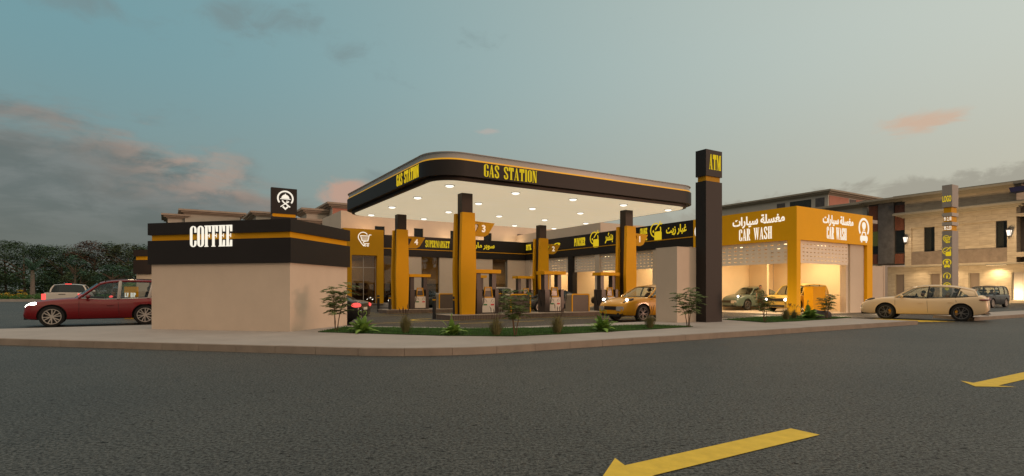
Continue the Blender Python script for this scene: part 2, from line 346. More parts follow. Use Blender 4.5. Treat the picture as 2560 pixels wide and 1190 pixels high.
def glyph(ch):
    T, h, s, o = 0.14, 0.035, 0.035, 0.045
    rect = lambda x0, x1, y0, y1: [(x0, y0), (x1, y0), (x1, y1), (x0, y1)]
    def stem(x, t=T, top=True, bot=True, y0=0.0, y1=1.0):
        q = [rect(x, x + t, y0, y1)]
        if top: q.append(rect(x - o, x + t + o, 1 - s, 1))
        if bot: q.append(rect(x - o, x + t + o, 0, s))
        return q
    def half(side, w, y0=0.0, y1=1.0, t=T, c=0.17, stop=None, sbot=None):
        pts_o = arc(w / 2, y1 - c, w / 2, c, 90, 180); pts_i = arc(w / 2, y1 - c, w / 2 - t, c - h, 180, 90)
        bo = arc(w / 2, y0 + c, w / 2, c, 180, 270); bi = arc(w / 2, y0 + c, w / 2 - t, c - h, 270, 180)
        if stop is None and sbot is None: q = [pts_o + bo + bi + pts_i]
        else:
            q = []
            if stop is not None: q.append(pts_o + [(0, stop), (t, stop)] + pts_i)
            if sbot is not None: q.append(bo + bi + [(t, sbot), (0, sbot)])
        return [[(w - x, y) for x, y in p] for p in q] if side > 0 else q
    w = 0.40
    if ch in 'CG':
        q = half(-1, w) + half(1, w, t=0.12, stop=0.68, sbot=0.30 if ch == 'C' else 0.44)
        if ch == 'G': q.append(rect(w - 0.19, w + 0.03, 0.44, 0.47))
        return w, q
    if ch == 'O': return w, half(-1, w) + half(1, w)
    if ch == 'Q' : return w, half(-1, w) + half(1, w)
    if ch == 'D': return w, stem(0.0, bot=False, top=False) + [[(T, 0), (w / 2, 0)] + arc(w / 2, 0.2, w / 2, 0.2, 270, 360) + arc(w / 2, 0.8, w / 2, 0.2, 0, 90) + [(T, 1), (T, 0.96)] + arc(w / 2, 0.8, w / 2 - T + 0.04, 0.16, 90, 0) + arc(w / 2, 0.2, w / 2 - T + 0.04, 0.16, 0, -90) + [(T, 0.04)]]
    if ch in 'PR':
        bowl = half(1, 0.38, 0.46, 1.0, c=0.13)
        q = stem(0.02, top=False) + [rect(-0.02, 0.2, 1 - h, 1), rect(0.16, 0.2, 0.46, 0.46 + h)] + bowl
        if ch == 'R': q += [[(0.20, 0.46), (0.27, 0.44), (0.38, 0.08), (0.44, 0.06), (0.44, 0), (0.27, 0), (0.25, 0.25)]]
        return (0.42 if ch == 'R' else 0.38), q
    if ch in 'FEL':
        q = stem(0.02, top=(ch == 'L'))
        if ch != 'L': q += [rect(-0.03, 0.36, 1 - h, 1), [(0.36, 1 - h), (0.36, 0.70), (0.25, 0.70), (0.21, 1 - h)], rect(0.16, 0.28, 0.50, 0.54), rect(0.26, 0.29, 0.43, 0.61)]
        if ch != 'F': q += [rect(0.16, 0.36, 0, h), [(0.36, h), (0.36, 0.30), (0.25, 0.30), (0.21, h)]]
        return 0.37, q
    if ch == 'T': return 0.46, stem(0.16, top=False) + [rect(0, 0.46, 1 - h, 1), [(0, 1 - h), (0, 0.70), (0.10, 0.70), (0.14, 1 - h)], [(0.46, 1 - h), (0.46, 0.70), (0.36, 0.70), (0.32, 1 - h)]]
    if ch == 'I': return 0.22, stem(0.04)
    if ch == 'S':
        p = [(w - 0.06, 0.70), (w - 0.06, 0.84)] + arc(w / 2, 0.84, w / 2 - 0.06, 0.12, 20, 160, 6) + [(0.06, 0.84), (0.06, 0.74), (0.09, 0.64), (w - 0.09, 0.38), (w - 0.06, 0.27), (w - 0.06, 0.16)] + arc(w / 2, 0.16, w / 2 - 0.06, 0.12, -20, -160, 6) + [(0.06, 0.16), (0.06, 0.30)]
        return w, stroke(p, 0.115)
    if ch == 'A': return 0.46, [[(0.20, 1), (0.27, 1), (0.43, 0), (0.28, 0)], [(0.03, 0), (0.065, 0), (0.225, 0.86), (0.20, 1)], rect(0.08, 0.30, 0.27, 0.30), rect(-0.01, 0.11, 0, s), rect(0.25, 0.47, 0, s)]
    if ch == 'N': return 0.46, [rect(0.05, 0.085, 0, 1), [(0.05, 1), (0.19, 1), (0.41, 0), (0.37, 0), (0.29, 0.0)], rect(0.375, 0.41, 0, 1), rect(0.0, 0.13, 0, s), rect(0.32, 0.46, 1 - s, 1), rect(0.0, 0.1, 1 - s, 1)]
    if ch == 'M': return 0.60, [rect(0.05, 0.085, 0, 1), [(0.05, 1), (0.18, 1), (0.33, 0.1), (0.29, 0)], [(0.42, 1), (0.45, 1), (0.31, 0), (0.29, 0)], rect(0.42, 0.56, 0, 1), rect(0.0, 0.13, 0, s), rect(0.38, 0.60, 0, s), rect(0.5, 0.60, 1 - s, 1), rect(0, 0.1, 1 - s, 1)]
    if ch == 'W': return 0.66, [[(0.02, 1), (0.16, 1), (0.25, 0.14), (0.23, 0), (0.19, 0)], [(0.34, 1), (0.37, 1), (0.23, 0), (0.21, 0)], [(0.30, 1), (0.44, 1), (0.51, 0.14), (0.49, 0), (0.45, 0)], [(0.60, 1), (0.63, 1), (0.49, 0), (0.47, 0)], rect(-0.02, 0.2, 1 - s, 1), rect(0.27, 0.47, 1 - s, 1), rect(0.55, 0.68, 1 - s, 1)]
    if ch == 'V': return 0.44, [[(0.02, 1), (0.17, 1), (0.27, 0.14), (0.24, 0), (0.20, 0)], [(0.38, 1), (0.41, 1), (0.24, 0), (0.22, 0)], rect(-0.02, 0.21, 1 - s, 1), rect(0.33, 0.46, 1 - s, 1)]
    if ch == 'U': return 0.42, [rect(0.02, 0.16, 0.17, 1)] + [[(0.02, 0.17)] + arc(0.21, 0.17, 0.19, 0.17, 180, 360) + [(0.365, 0.17)] + arc(0.26, 0.17, 0.105, 0.13, 360, 180)] + [rect(0.365, 0.40, 0.17, 1), rect(-0.02, 0.2, 1 - s, 1), rect(0.32, 0.44, 1 - s, 1)]
    if ch == 'H': return 0.48, stem(0.04) + stem(0.30) + [rect(0.18, 0.30, 0.48, 0.52)]
    if ch == 'K': return 0.46, stem(0.04) + [[(0.36, 1), (0.41, 1), (0.22, 0.5), (0.18, 0.42)], [(0.20, 0.52), (0.30, 0.62), (0.46, 0), (0.30, 0)], rect(0.3, 0.46, 1 - s, 1)]
    return 0.26, []
def fat_text(mb, text, h, wid, T, d=0.03, sp=0.07):
    """Condensed fat-face capitals of height h fitted to width wid, starting at T's origin."""
    x = 0; out = []
    for ch in text:
        if ch == ' ': x += 0.40; continue
        w, polys = glyph(ch)
        for p in polys: out.append([(x + px, py) for px, py in p])
        x += w + sp
    sx = wid / max(0.01, x - sp)
    for i, p in enumerate(out):
        mb.prism([(px * sx, py * h) for px, py in p], 0, d + (i % 7) * 0.0006, T)
    return mb
def font_mesh(mb, text, size, T, wid=None, d=0.02, bold=0.0, align='LEFT'):
    """The built-in face (with its Arabic fallback), turned into mesh and extruded."""
    c = bpy.data.curves.new('txt', 'FONT'); c.body = text; c.resolution_u = 3; c.offset = bold; c.extrude = 0.0; c.size = 1.0
    o = bpy.data.objects.new('txt', c); col.objects.link(o)
    dg = bpy.context.evaluated_depsgraph_get(); dg.update()
    me = bpy.data.meshes.new_from_object(o.evaluated_get(dg))
    xs = [v.co.x for v in me.vertices]; ys = [v.co.y for v in me.vertices]
    x0, x1, y0, y1 = min(xs), max(xs), min(ys), max(ys)
    sy = size / (y1 - y0); sx = wid / (x1 - x0) if wid else sy
    pts = [((v.co.x - x0) * sx, (v.co.y - y0) * sy) for v in me.vertices]
    fs = [tuple(p.vertices) for p in me.polygons]
    n = len(pts); vs = [T @ Vector((x, y, 0)) for x, y in pts] + [T @ Vector((x, y, d)) for x, y in pts]
    from collections import Counter
    ec = Counter(); order = {}
    for f in fs:
        for i in range(len(f)):
            a, b = f[i], f[(i + 1) % len(f)]; ec[frozenset((a, b))] += 1; order[frozenset((a, b))] = (a, b)
    faces = [tuple(i + n for i in f) for f in fs] + [(a, b, b + n, a + n) for k, (a, b) in order.items() if ec[k] == 1]
    mb.add(vs, faces)
    bpy.data.objects.remove(o); bpy.data.curves.remove(c); bpy.data.meshes.remove(me)
    return mb
AR = dict(wash='\uFE95\uFE8D\uFEAD\uFE8E\uFEF4\uFEB3 \uFE94\uFEE0\uFEB4\uFED0\uFEE3', oil='\uFE96\uFEF3\uFEAF \uFEAD\uFE8E\uFEF4\uFECF',
          punc='\uFEAE\uFEB8\uFEE8\uFE91', market='\uFE96\uFEDB\uFEAD\uFE8E\uFEE3 \uFEAE\uFE91\uFEEE\uFEB3', other='\uFE94\uFEE7\uFE8E\uFEF4\uFEBB')

# ------------------------------------------------------------------ pictograms (unit square, y up)
def icon(mb, kind, size, T, d=0.03):
    polys = []
    if kind == 'cart':
        polys += stroke(arc(0.42, 0.62, 0.34, 0.34, 35, 200, 14) + [(0.30, 0.20), (0.44, 0.04), (0.50, 0.14)], 0.055)
        polys += stroke([(0.98, 0.80), (0.84, 0.80), (0.74, 0.38), (0.34, 0.38), (0.24, 0.72), (0.78, 0.72)], 0.05)
        for y in (0.63, 0.55, 0.47): polys += stroke([(0.32, y), (0.74, y)], 0.022)
        polys += stroke([(0.72, 0.38), (0.46, 0.33), (0.42, 0.24), (0.50, 0.20), (0.84, 0.20)], 0.045)
        for x in (0.56, 0.74): polys += stroke(arc(x, 0.07, 0.055, 0.055, 0, 330, 9), 0.04)
    if kind == 'dish':
        polys += stroke(arc(0.5, 0.60, 0.38, 0.38, -38, 218, 22), 0.075)
        polys += [arc(0.5, 0.60, 0.20, 0.20, 0, 180, 10), [(0.24, 0.55), (0.76, 0.55), (0.76, 0.585), (0.24, 0.585)], arc(0.5, 0.82, 0.03, 0.03, 0, 360, 8)[:-1]]
        polys += stroke([(0.34, 0.48), (0.42, 0.38), (0.74, 0.14)], 0.06) + stroke([(0.66, 0.46), (0.58, 0.38), (0.26, 0.14)], 0.05)
        polys += stroke([(0.60, 0.50), (0.54, 0.42)], 0.022) + stroke([(0.69, 0.42), (0.60, 0.36)], 0.022)
        polys += stroke([(0.37, 0.16), (0.5, 0.03), (0.63, 0.16)], 0.075)
    if kind in ('tyre', 'oil'):
        polys += stroke(arc(0.46, 0.60, 0.36, 0.36, 60, 262, 16), 0.06) + stroke(arc(0.46, 0.60, 0.36, 0.36, -25, 25, 5), 0.06)
        polys += stroke([(0.44, 0.62), (0.60, 0.80), (0.78, 0.94)], 0.07) + stroke(arc(0.84, 0.97, 0.08, 0.08, 110, 350, 6), 0.05)
        polys += [[(0.30, 0.62), (0.36, 0.56), (0.34, 0.48), (0.26, 0.48), (0.24, 0.56)]]
        polys += [arc(0.50, 0.46, 0.12, 0.06, 90, 180, 5) + arc(0.50, 0.08, 0.12, 0.06, 180, 270, 5) + arc(0.74, 0.08, 0.14, 0.06, 270, 360, 5) + arc(0.74, 0.46, 0.14, 0.06, 0, 90, 5)]
    if kind == 'wash':
        polys += stroke(arc(0.5, 0.60, 0.36, 0.36, -38, 218, 20), 0.085)
        polys += [arc(0.5, 0.70, 0.14, 0.14, -20, 200, 10) + [(0.44, 0.54), (0.56, 0.54)], [(0.42, 0.49), (0.58, 0.49), (0.58, 0.52), (0.42, 0.52)]]
        polys += stroke([(0.34, 0.30), (0.40, 0.43), (0.60, 0.43), (0.66, 0.30)], 0.05)
        polys += [[(0.26, 0.29), (0.74, 0.29), (0.78, 0.22), (0.78, 0.09), (0.22, 0.09), (0.22, 0.22)], [(0.28, 0.02), (0.36, 0.02), (0.36, 0.088), (0.28, 0.088)], [(0.64, 0.02), (0.72, 0.02), (0.72, 0.088), (0.64, 0.088)]]
    if kind == 'man':
        polys += stroke(arc(0.5, 0.5, 0.36, 0.40, -60, 210, 18), 0.07)
        polys += [arc(0.5, 0.66, 0.06, 0.06, 0, 360, 8)[:-1], [(0.42, 0.56), (0.58, 0.56), (0.56, 0.20), (0.44, 0.20)]]
    for i, p in enumerate(polys):
        mb.prism([((x - 0.5) * size, (y - 0.5) * size) for x, y in p], 0, d + (i % 7) * 0.0006, T)
    return mb
# ------------------------------------------------------------------ camera, sky, sun
cam = bpy.data.cameras.new('camera'); cob = bpy.data.objects.new('camera', cam); col.objects.link(cob)
cob.location = (0, 0, H); cob.rotation_euler = (R(90), 0, 0)
cam.sensor_width = 36; cam.lens = 36 * F / 2560; cam.shift_y = (VH - 595) / 2560; cam.clip_end = 8000; cam.clip_start = 0.05
sc.camera = cob
sc.view_settings.view_transform = 'Standard'; sc.view_settings.look = 'None'; sc.view_settings.exposure = 0; sc.view_settings.gamma = 1
sc.cycles.use_denoising = True; sc.cycles.max_bounces = 6; sc.cycles.transparent_max_bounces = 12; sc.cycles.sample_clamp_indirect = 4

SUN_AZ, SUN_EL = R(109), R(4.0)
w = bpy.data.worlds.new('World'); sc.world = w; w.use_nodes = True
nt = w.node_tree; nt.nodes.clear(); L = nt.links.new
def mth(op, a, b=None, clamp=False):
    n = nt.nodes.new('ShaderNodeMath'); n.operation = op; n.use_clamp = clamp
    for i, x in enumerate((a, b)):
        if x is None: continue
        if isinstance(x, (int, float)): n.inputs[i].default_value = x
        else: L(x, n.inputs[i])
    return n.outputs[0]
def cmix(f, a, b, mode='MIX'):
    n = nt.nodes.new('ShaderNodeMix'); n.data_type = 'RGBA'; n.blend_type = mode
    if isinstance(f, (int, float)): n.inputs[0].default_value = f
    else: L(f, n.inputs[0])
    for i, x in ((6, a), (7, b)):
        if isinstance(x, tuple): n.inputs[i].default_value = (*x, 1)
        else: L(x, n.inputs[i])
    return n.outputs[2]
def sstep(x, lo, hi):
    n = nt.nodes.new('ShaderNodeMapRange'); n.interpolation_type = 'SMOOTHSTEP'
    n.inputs[1].default_value = lo; n.inputs[2].default_value = hi; L(x, n.inputs[0]); return n.outputs[0]
tc = nt.nodes.new('ShaderNodeTexCoord'); sep = nt.nodes.new('ShaderNodeSeparateXYZ'); L(tc.outputs['Generated'], sep.inputs[0])
X, Y, Z = sep.outputs
az = mth('MULTIPLY', mth('ARCTAN2', X, Y), 57.2958)          # bearing in degrees, clockwise from the street axis
el = mth('MULTIPLY', mth('ARCSINE', Z), 57.2958)
sky = nt.nodes.new('ShaderNodeTexSky'); sky.sky_type = 'NISHITA'; sky.sun_disc = False
sky.sun_elevation = SUN_EL; sky.sun_rotation = SUN_AZ; sky.air_density = 1.3; sky.dust_density = 2.2; sky.ozone_density = 2.5; sky.altitude = 0
SKY_S = 0.15
skyc = cmix(1.0, sky.outputs[0], (SKY_S * 1.0, SKY_S * 1.0, SKY_S * 1.0), 'MULTIPLY')
# dusk air: dusty teal high up, grey cream along the sunset side, slate on the far side
side = sstep(az, -45, 75)
up = sstep(el, 1, 23)
lowc = cmix(side, (0.235, 0.275, 0.255), (0.60, 0.535, 0.405))
highc = cmix(side, (0.182, 0.343, 0.378), (0.68, 0.70, 0.61))
air = cmix(up, lowc, highc)
base = cmix(0.93, skyc, air)
# unseen sky above the picture, made warm and bright to lift the ground light
base = cmix(sstep(el, 33, 62), base, (0.92, 0.78, 0.62))
# the sunset glow itself stands behind the viewer
glow = mth('MULTIPLY', sstep(mth('ABSOLUTE', az), 80, 140), mth('SUBTRACT', 1.0, sstep(el, 25, 60)), clamp=True)
base = cmix(glow, base, (1.45, 1.01, 0.67))
# clouds on a plane overhead
zz = mth('ADD', mth('MAXIMUM', Z, 0.0), 0.10)
cv = nt.nodes.new('ShaderNodeCombineXYZ'); L(mth('DIVIDE', X, zz), cv.inputs[0]); L(mth('DIVIDE', Y, zz), cv.inputs[1])
def cloudnoise(scale, off, stretch=(1, 1, 1), det=7, rg=0.62, rot=0.5, dist=0.3):
    mp = nt.nodes.new('ShaderNodeMapping'); mp.inputs['Location'].default_value = off; mp.inputs['Scale'].default_value = stretch; mp.inputs['Rotation'].default_value = (0, 0, rot)
    L(cv.outputs[0], mp.inputs[0])
    n = nt.nodes.new('ShaderNodeTexNoise'); n.inputs['Scale'].default_value = scale; n.inputs['Detail'].default_value = det; n.inputs['Roughness'].default_value = rg; n.inputs['Distortion'].default_value = dist
    L(mp.outputs[0], n.inputs['Vector']); return n.outputs['Fac']
def mask(a0, e0, sa, se, k=1.0, tilt=0.0):
    da = mth('DIVIDE', mth('SUBTRACT', az, a0), sa)
    ec = mth('ADD', mth('MULTIPLY', mth('SUBTRACT', az, a0), tilt), e0)
    de = mth('DIVIDE', mth('SUBTRACT', el, ec), se)
    return mth('MULTIPLY', mth('EXPONENT', mth('MULTIPLY', mth('ADD', mth('MULTIPLY', da, da), mth('MULTIPLY', de, de)), -1.0)), k)
def addm(*ms):
    r = ms[0]
    for q in ms[1:]: r = mth('ADD', r, q)
    return r
ve = nt.nodes.new('ShaderNodeCombineXYZ'); L(mth('MULTIPLY', az, 0.1), ve.inputs[0]); L(mth('MULTIPLY', el, 0.1), ve.inputs[1])
def streak(scale, off, sx, sy, rot=0.0, det=6, rg=0.6, dist=0.4):
    mp = nt.nodes.new('ShaderNodeMapping'); mp.inputs['Location'].default_value = off; mp.inputs['Scale'].default_value = (sx, sy, 1); mp.inputs['Rotation'].default_value = (0, 0, rot)
    L(ve.outputs[0], mp.inputs[0])
    n = nt.nodes.new('ShaderNodeTexNoise'); n.inputs['Scale'].default_value = scale; n.inputs['Detail'].default_value = det; n.inputs['Roughness'].default_value = rg; n.inputs['Distortion'].default_value = dist
    L(mp.outputs[0], n.inputs['Vector']); return n.outputs['Fac']
def sc_(x, k): return mth('MULTIPLY', x, k)
s1 = streak(1.0, (2.3, 5.1, 0), 0.9, 3.4, 0.22); s2 = streak(1.0, (7.9, 1.4, 0), 1.6, 5.5, 0.2); s3 = streak(1.0, (0.7, 3.3, 0), 2.4, 4.2, 0.1, 7)
# great bank on the left: its upper edge slopes down away from the street and frays into streaks
edge_ = mth('SUBTRACT', mth('SUBTRACT', 15.6, mth('MULTIPLY', mth('ADD', az, 42.6), 0.17)), sc_(mth('MAXIMUM', mth('ADD', az, 25.0), 0.0), 0.75))
dd = mth('ADD', mth('SUBTRACT', edge_, el), sc_(mth('SUBTRACT', mth('ADD', sc_(s1, 0.65), sc_(s2, 0.35)), 0.5), 17.0))
al = sstep(dd, -0.6, 4.2)
tone = cmix(sstep(s2, 0.36, 0.66), (0.128, 0.150, 0.146), (0.190, 0.208, 0.202))
warm = mth('MULTIPLY', mth('MULTIPLY', mth('SUBTRACT', sstep(dd, -0.8, 1.2), sstep(dd, 2.5, 8.0)), sstep(s3, 0.36, 0.60)), addm(mask(-29, 12, 7, 5, 0.85, -0.2), mask(-42, 15, 9, 3, 0.30)), clamp=True)
tone = cmix(warm, tone, (0.50, 0.315, 0.235))
c = cmix(sc_(al, 0.86), base, tone)
# slate haze below the bank
low = mth('MULTIPLY', sstep(mth('SUBTRACT', 9.0, el), 0.0, 7.0), sstep(mth('SUBTRACT', -8.0, az), 0.0, 18.0))
c = cmix(sc_(low, 0.80), c, (0.137, 0.152, 0.132))
# small salmon puff and thin dark veils
puff = sstep(mth('ADD', s3, mask(-16.3, 9.6, 3.4, 1.9, 0.62, -0.12)), 0.72, 1.05)
c = cmix(sc_(puff, 0.80), c, (0.56, 0.335, 0.245))
veil = sstep(mth('ADD', s3, addm(mask(-26.3, 24.2, 3.4, 2.6, 0.42, -0.2), mask(-17.5, 23.2, 6.0, 2.2, 0.34, -0.35), mask(-41, 23.2, 9, 1.8, 0.55, -0.12), mask(-12.5, 11.4, 4.5, 0.8, 0.42), mask(-4, 24, 5, 2, .16))), 0.66, 1.06)
c = cmix(sc_(veil, 0.62), c, (0.190, 0.245, 0.250))
# soft grey bank low on the right, and one pink wisp
bk_ = mth('ADD', mth('SUBTRACT', mth('ADD', 8.0, sc_(mth('SUBTRACT', az, 14.0), 0.065)), el), sc_(mth('SUBTRACT', s3, 0.5), 6.0))
bank = mth('MULTIPLY', sstep(bk_, 0.0, 0.9), sstep(az, 6.0, 22.0))
c = cmix(sc_(bank, 0.78), c, (0.335, 0.318, 0.262))
wisp = sstep(mth('ADD', s2, mask(36.2, 13.6, 3.2, 1.0, 0.6, 0.12)), 0.72, 1.05)
c = cmix(sc_(wisp, 0.7), c, (0.64, 0.41, 0.285))
thin = sstep(mth('ADD', s2, mask(-2.6, 16.0, 1.9, 0.45, 0.5)), 0.78, 1.0)
c = cmix(sc_(thin, 0.45), c, (0.55, 0.42, 0.36))
bg = nt.nodes.new('ShaderNodeBackground'); L(c, bg.inputs[0]); bg.inputs[1].default_value = 1.0
wo = nt.nodes.new('ShaderNodeOutputWorld'); L(bg.outputs[0], wo.inputs[0])
sl = bpy.data.lights.new('sun', 'SUN'); so = bpy.data.objects.new('sun', sl); col.objects.link(so)
sl.energy = 0.9; sl.angle = R(9); sl.color = (1.0, 0.54, 0.35)
d = Vector((math.sin(SUN_AZ) * math.cos(SUN_EL), math.cos(SUN_AZ) * math.cos(SUN_EL), math.sin(SUN_EL)))
so.rotation_euler = d.to_track_quat('Z', 'Y').to_euler()

def lamp(name, loc, power, color=(1, 0.78, 0.50), kind='POINT', size=0.2, rot=None, sy=None, spot=None):
    l = bpy.data.lights.new(name, kind); l.energy = power; l.color = color
    if kind == 'AREA':
        l.size = size
        if sy: l.shape = 'RECTANGLE'; l.size_y = sy
    else: l.shadow_soft_size = size
    if spot: l.spot_size = R(spot); l.spot_blend = 0.6
    o = bpy.data.objects.new(name, l); col.objects.link(o); o.location = loc
    if rot: o.rotation_euler = rot
    return o

# ------------------------------------------------------------------ ground
ZS = 0.14                                       # pavement height above the road
rnd = random.Random(4)
mb = MB(); mb.add([(-4000, -200, -0.03), (4000, -200, -0.03), (4000, 6000, -0.03), (-4000, 6000, -0.03)], [(0, 1, 2, 3)])
tag(mb.build('ground', M['land']), kind='structure')
mb = MB(); mb.add([(-170, -60, 0), (220, -60, 0), (220, 74, 0), (-170, 74, 0)], [(0, 1, 2, 3)])
tag(mb.build('road', M['road']), kind='structure')

EX = Vector((math.cos(R(-13.5)), math.sin(R(-13.5)), 0)); EY = Vector((-EX.y, EX.x, 0))   # the cut corner of the plot, the coffee kiosk's frame
CV = G(725, 829.2, ZS)
def CP(x, y, z=0.0):
    return Vector((CV.x + x * EX.x + y * EY.x, CV.y + x * EX.y + y * EY.y, z))
def x_at(u, y):
    r = (u - CX) / F
    return (r * (CV.y + y * EY.y) - CV.x - y * EY.x) / (EX.x - r * EX.y)
def meet(p, d, q, e):
    t = ((q.x - p.x) * e.y - (q.y - p.y) * e.x) / (d.x * e.y - d.y * e.x); return p + d * t
Bd = Vector((BX, BY, 0)); Ad = Vector((AX, AY, 0))
kl = CP(0, -3.62); krt = P(0, -12.45)
K0 = meet(kl, EX, P(0, -0.2), Bd); KC = meet(kl, EX, krt, Bd)
KB = meet(CP(0, 2.75), EX, P(0, -7.4), Bd); KD = meet(CP(0, 2.75), EX, P(0, -0.2), Bd)
def fillet(p0, pc, p1, r, n=10):
    d0 = (p0 - pc).normalized(); d1 = (p1 - pc).normalized(); ang = math.acos(d0.dot(d1)); t = r / math.tan(ang / 2)
    a, b = pc + d0 * t, pc + d1 * t; c = pc + (d0 + d1).normalized() * (r / math.sin(ang / 2))
    va, vb = a - c, b - c; tot = va.angle(vb); out = []
    sgn = 1 if va.cross(vb).z > 0 else -1
    for i in range(n + 1):
        q = Matrix.Rotation(sgn * tot * i / n, 3, 'Z') @ va; out.append(c + q)
    return out
corner = fillet(K0, KC, P(12.7, -12.45), 4.2)
front = [K0] + corner + [P(12.7, -12.45), P(12.7, -7.4)]
outline = front + [KB, KD]
def inset_path(path, d):
    out = []
    for i, p in enumerate(path):
        a = (path[i] - path[i - 1]).normalized() if i > 0 else None; b = (path[i + 1] - path[i]).normalized() if i < len(path) - 1 else None
        a = a or b; b = b or a; t = (a + b).normalized(); n = Vector((-t.y, t.x, 0)); out.append(p + n * d / max(0.5, n.dot(Vector((-a.y, a.x, 0)))))
    return out
inn = inset_path(front, 0.16)
mb = MB(); mb.prism([(p.x, p.y) for p in inn] + [(KB.x, KB.y), (KD.x, KD.y)], 0.0, ZS)
tag(mb.build('pavement', M['pave']), kind='structure')
def kerb_run(path, zt, name, depth=0.155, ln=0.92):
    """Separate kerb stones with open joints along a polyline, faces on its outer side."""
    mb = MB(); ip = inset_path(path, depth); cum = [0]
    for i in range(1, len(path)): cum.append(cum[-1] + (path[i] - path[i - 1]).length)
    def at(pp, s):
        for i in range(1, len(path)):
            if s <= cum[i] + 1e-6: t = (s - cum[i - 1]) / (cum[i] - cum[i - 1]); return pp[i - 1].lerp(pp[i], t)
        return pp[-1]
    s = 0
    while s < cum[-1] - 0.05:
        e = min(s + ln, cum[-1]); cuts = [s + 0.004] + [c for c in cum if s + 0.03 < c < e - 0.03] + [e - 0.004]
        dz = rnd.uniform(-0.003, 0.003)
        for k in range(len(cuts) - 1):
            o0, o1, i0, i1 = at(path, cuts[k]), at(path, cuts[k + 1]), at(ip, cuts[k]), at(ip, cuts[k + 1])
            mb.prism([(o0.x, o0.y), (o1.x, o1.y), (i1.x, i1.y), (i0.x, i0.y)], 0.0, zt + 0.003 + dz)
        s = e
    return tag(mb.build(name, M['kerb']), kind='structure')
kerb_run(front, ZS, 'kerb')
# pavement further down the road, beyond the driveway
BR = b_at(2436, -12.45)
mb = MB(); mb.prism([tuple(P(b, a)[:2]) for b, a in ((BR + .25, -12.29), (70, -12.29), (70, -10.4), (BR + 1.6, -10.4))], 0, ZS)
tag(mb.build('pavement', M['pave']), kind='structure')
kerb_run([P(BR + 1.45, -10.4), P(BR, -12.45), P(70, -12.45)], ZS, 'kerb')
# forecourt surfacing, a thin sheet over the road base
fc = [KD, KB, P(12.7, -7.4), P(12.7, -12.3), P(16.5, -12.3), P(16.5, -10.4), P(32, -10.4), P(32, 28), P(-9, 28), P(-9, -0.2)]
mb = MB(); mb.add([(p.x, p.y, 0.004) for p in fc], [tuple(range(len(fc)))])
tag(mb.build('forecourt', M['fore']), kind='structure')

# painted markings
def strip(mb, p, q, wd, z=0.008):
    d = (q - p).normalized(); n = Vector((-d.y, d.x, 0)) * wd / 2
    mb.add([(p - n)[:2] + (z,), (q - n)[:2] + (z,), (q + n)[:2] + (z,), (p + n)[:2] + (z,)], [(0, 1, 2, 3)])
def road_arrow(tip, dr, ln, lab):
    d = Vector((dr[0], dr[1], 0)).normalized(); n = Vector((-d.y, d.x, 0)); o = thing('road_arrow', lab, 'road marking', (tip.x, tip.y, 0), 0)
    pts = [Vector((0, 0, 0)), -d * 0.42 + n * 0.31, -d * 0.33 + n * 0.135, -d * ln + n * 0.135, -d * ln - n * 0.135, -d * 0.33 - n * 0.135, -d * 0.42 - n * 0.31]
    mb = MB(); mb.add([(p.x, p.y, 0.004) for p in pts], [tuple(range(7))]); return o, mb
for tip, ln, lab in ((G(1571.5, 1162.5) - Bd * 0.38 + Vector((0.072, -0.115, 0)), 2.37, 'large yellow arrow painted on the near road, its head cut by the picture edge'),
                     (G(2447, 968) + Vector((-0.02, 0.03, 0)), 2.9, 'yellow arrow painted on the road beside the right pavement, its tail running out of view')):
    d = -Bd; n = Vector((-d.y, d.x, 0))
    pts = [Vector((0, 0, 0)), -d * 0.40 + n * 0.30, -d * 0.34 + n * 0.132, -d * ln + n * 0.132, -d * ln - n * 0.132, -d * 0.34 - n * 0.132, -d * 0.40 - n * 0.30]
    mb = MB(); mb.add([(p.x, p.y, 0.006) for p in pts], [tuple(range(7))])
    o = mb.build('road_arrow', M['yline']); o.location = (tip.x, tip.y, 0); tag(o, lab, 'road marking')
mb = MB()
for b0, b1, a in ((-4.6, -2.2, -1.0), (-1.6, 0.8, -2.9), (0.4, 2.4, -2.9), (3.6, 6.0, -2.2), (5.2, 7.6, -2.9), (11.2, 12.6, -6.6), (9.0, 10.5, -2.9), (-3.4, -0.6, 5.2), (2, 4.6, 5.2), (6, 8.6, 5.2)):
    strip(mb, P(b0, a), P(b1, a), 0.09, 0.009)
for a in (-0.62, 7.43): strip(mb, P(-1.0, a), P(11.5, a), 0.07, 0.009)
for a0 in (0.25, 8.3):      # painted bull-nose ahead of each island
    pts = [P(-0.95 + math.cos(R(t)) * 1.25, a0 + math.sin(R(t)) * 0.95) for t in range(90, 271, 12)]
    for p, q in zip(pts, pts[1:]): strip(mb, p, q, 0.16, 0.010)
# solid yellow patch in the driveway mouth
q = [P(13.0, -10.9), P(16.3, -12.1), P(16.3, -9.6), P(13.4, -9.2)]
mb.add([(p.x, p.y, 0.0095) for p in q], [(0, 1, 2, 3)])
for i in range(9):
    strip(mb, P(13.1 + i * 0.36, -11.0 - i * 0.12), P(13.4 + i * 0.36, -11.35 - i * 0.12), 0.13, 0.0095)
# dashes on the street to the left
for i in range(7):
    strip(mb, Vector((-44 + i * 4.6, 52 + i * 0.2, 0)), Vector((-41.6 + i * 4.6, 52.1 + i * 0.2, 0)), 0.16)
for i in range(5):
    strip(mb, Vector((-33 + i * 3.4, 42.5, 0)), Vector((-31.4 + i * 3.4, 42.6, 0)), 0.16)
tag(mb.build('road_markings', M['yline']), kind='structure')
# far kerb and verge of the street on the left
mb = MB(); mb.box(-170, -16, 66.0, 66.4, 0, 0.30); mb.box(-170, -16, 66.4, 74.5, 0, 0.16)
tag(mb.build('far_pavement', M['pave']), kind='structure')

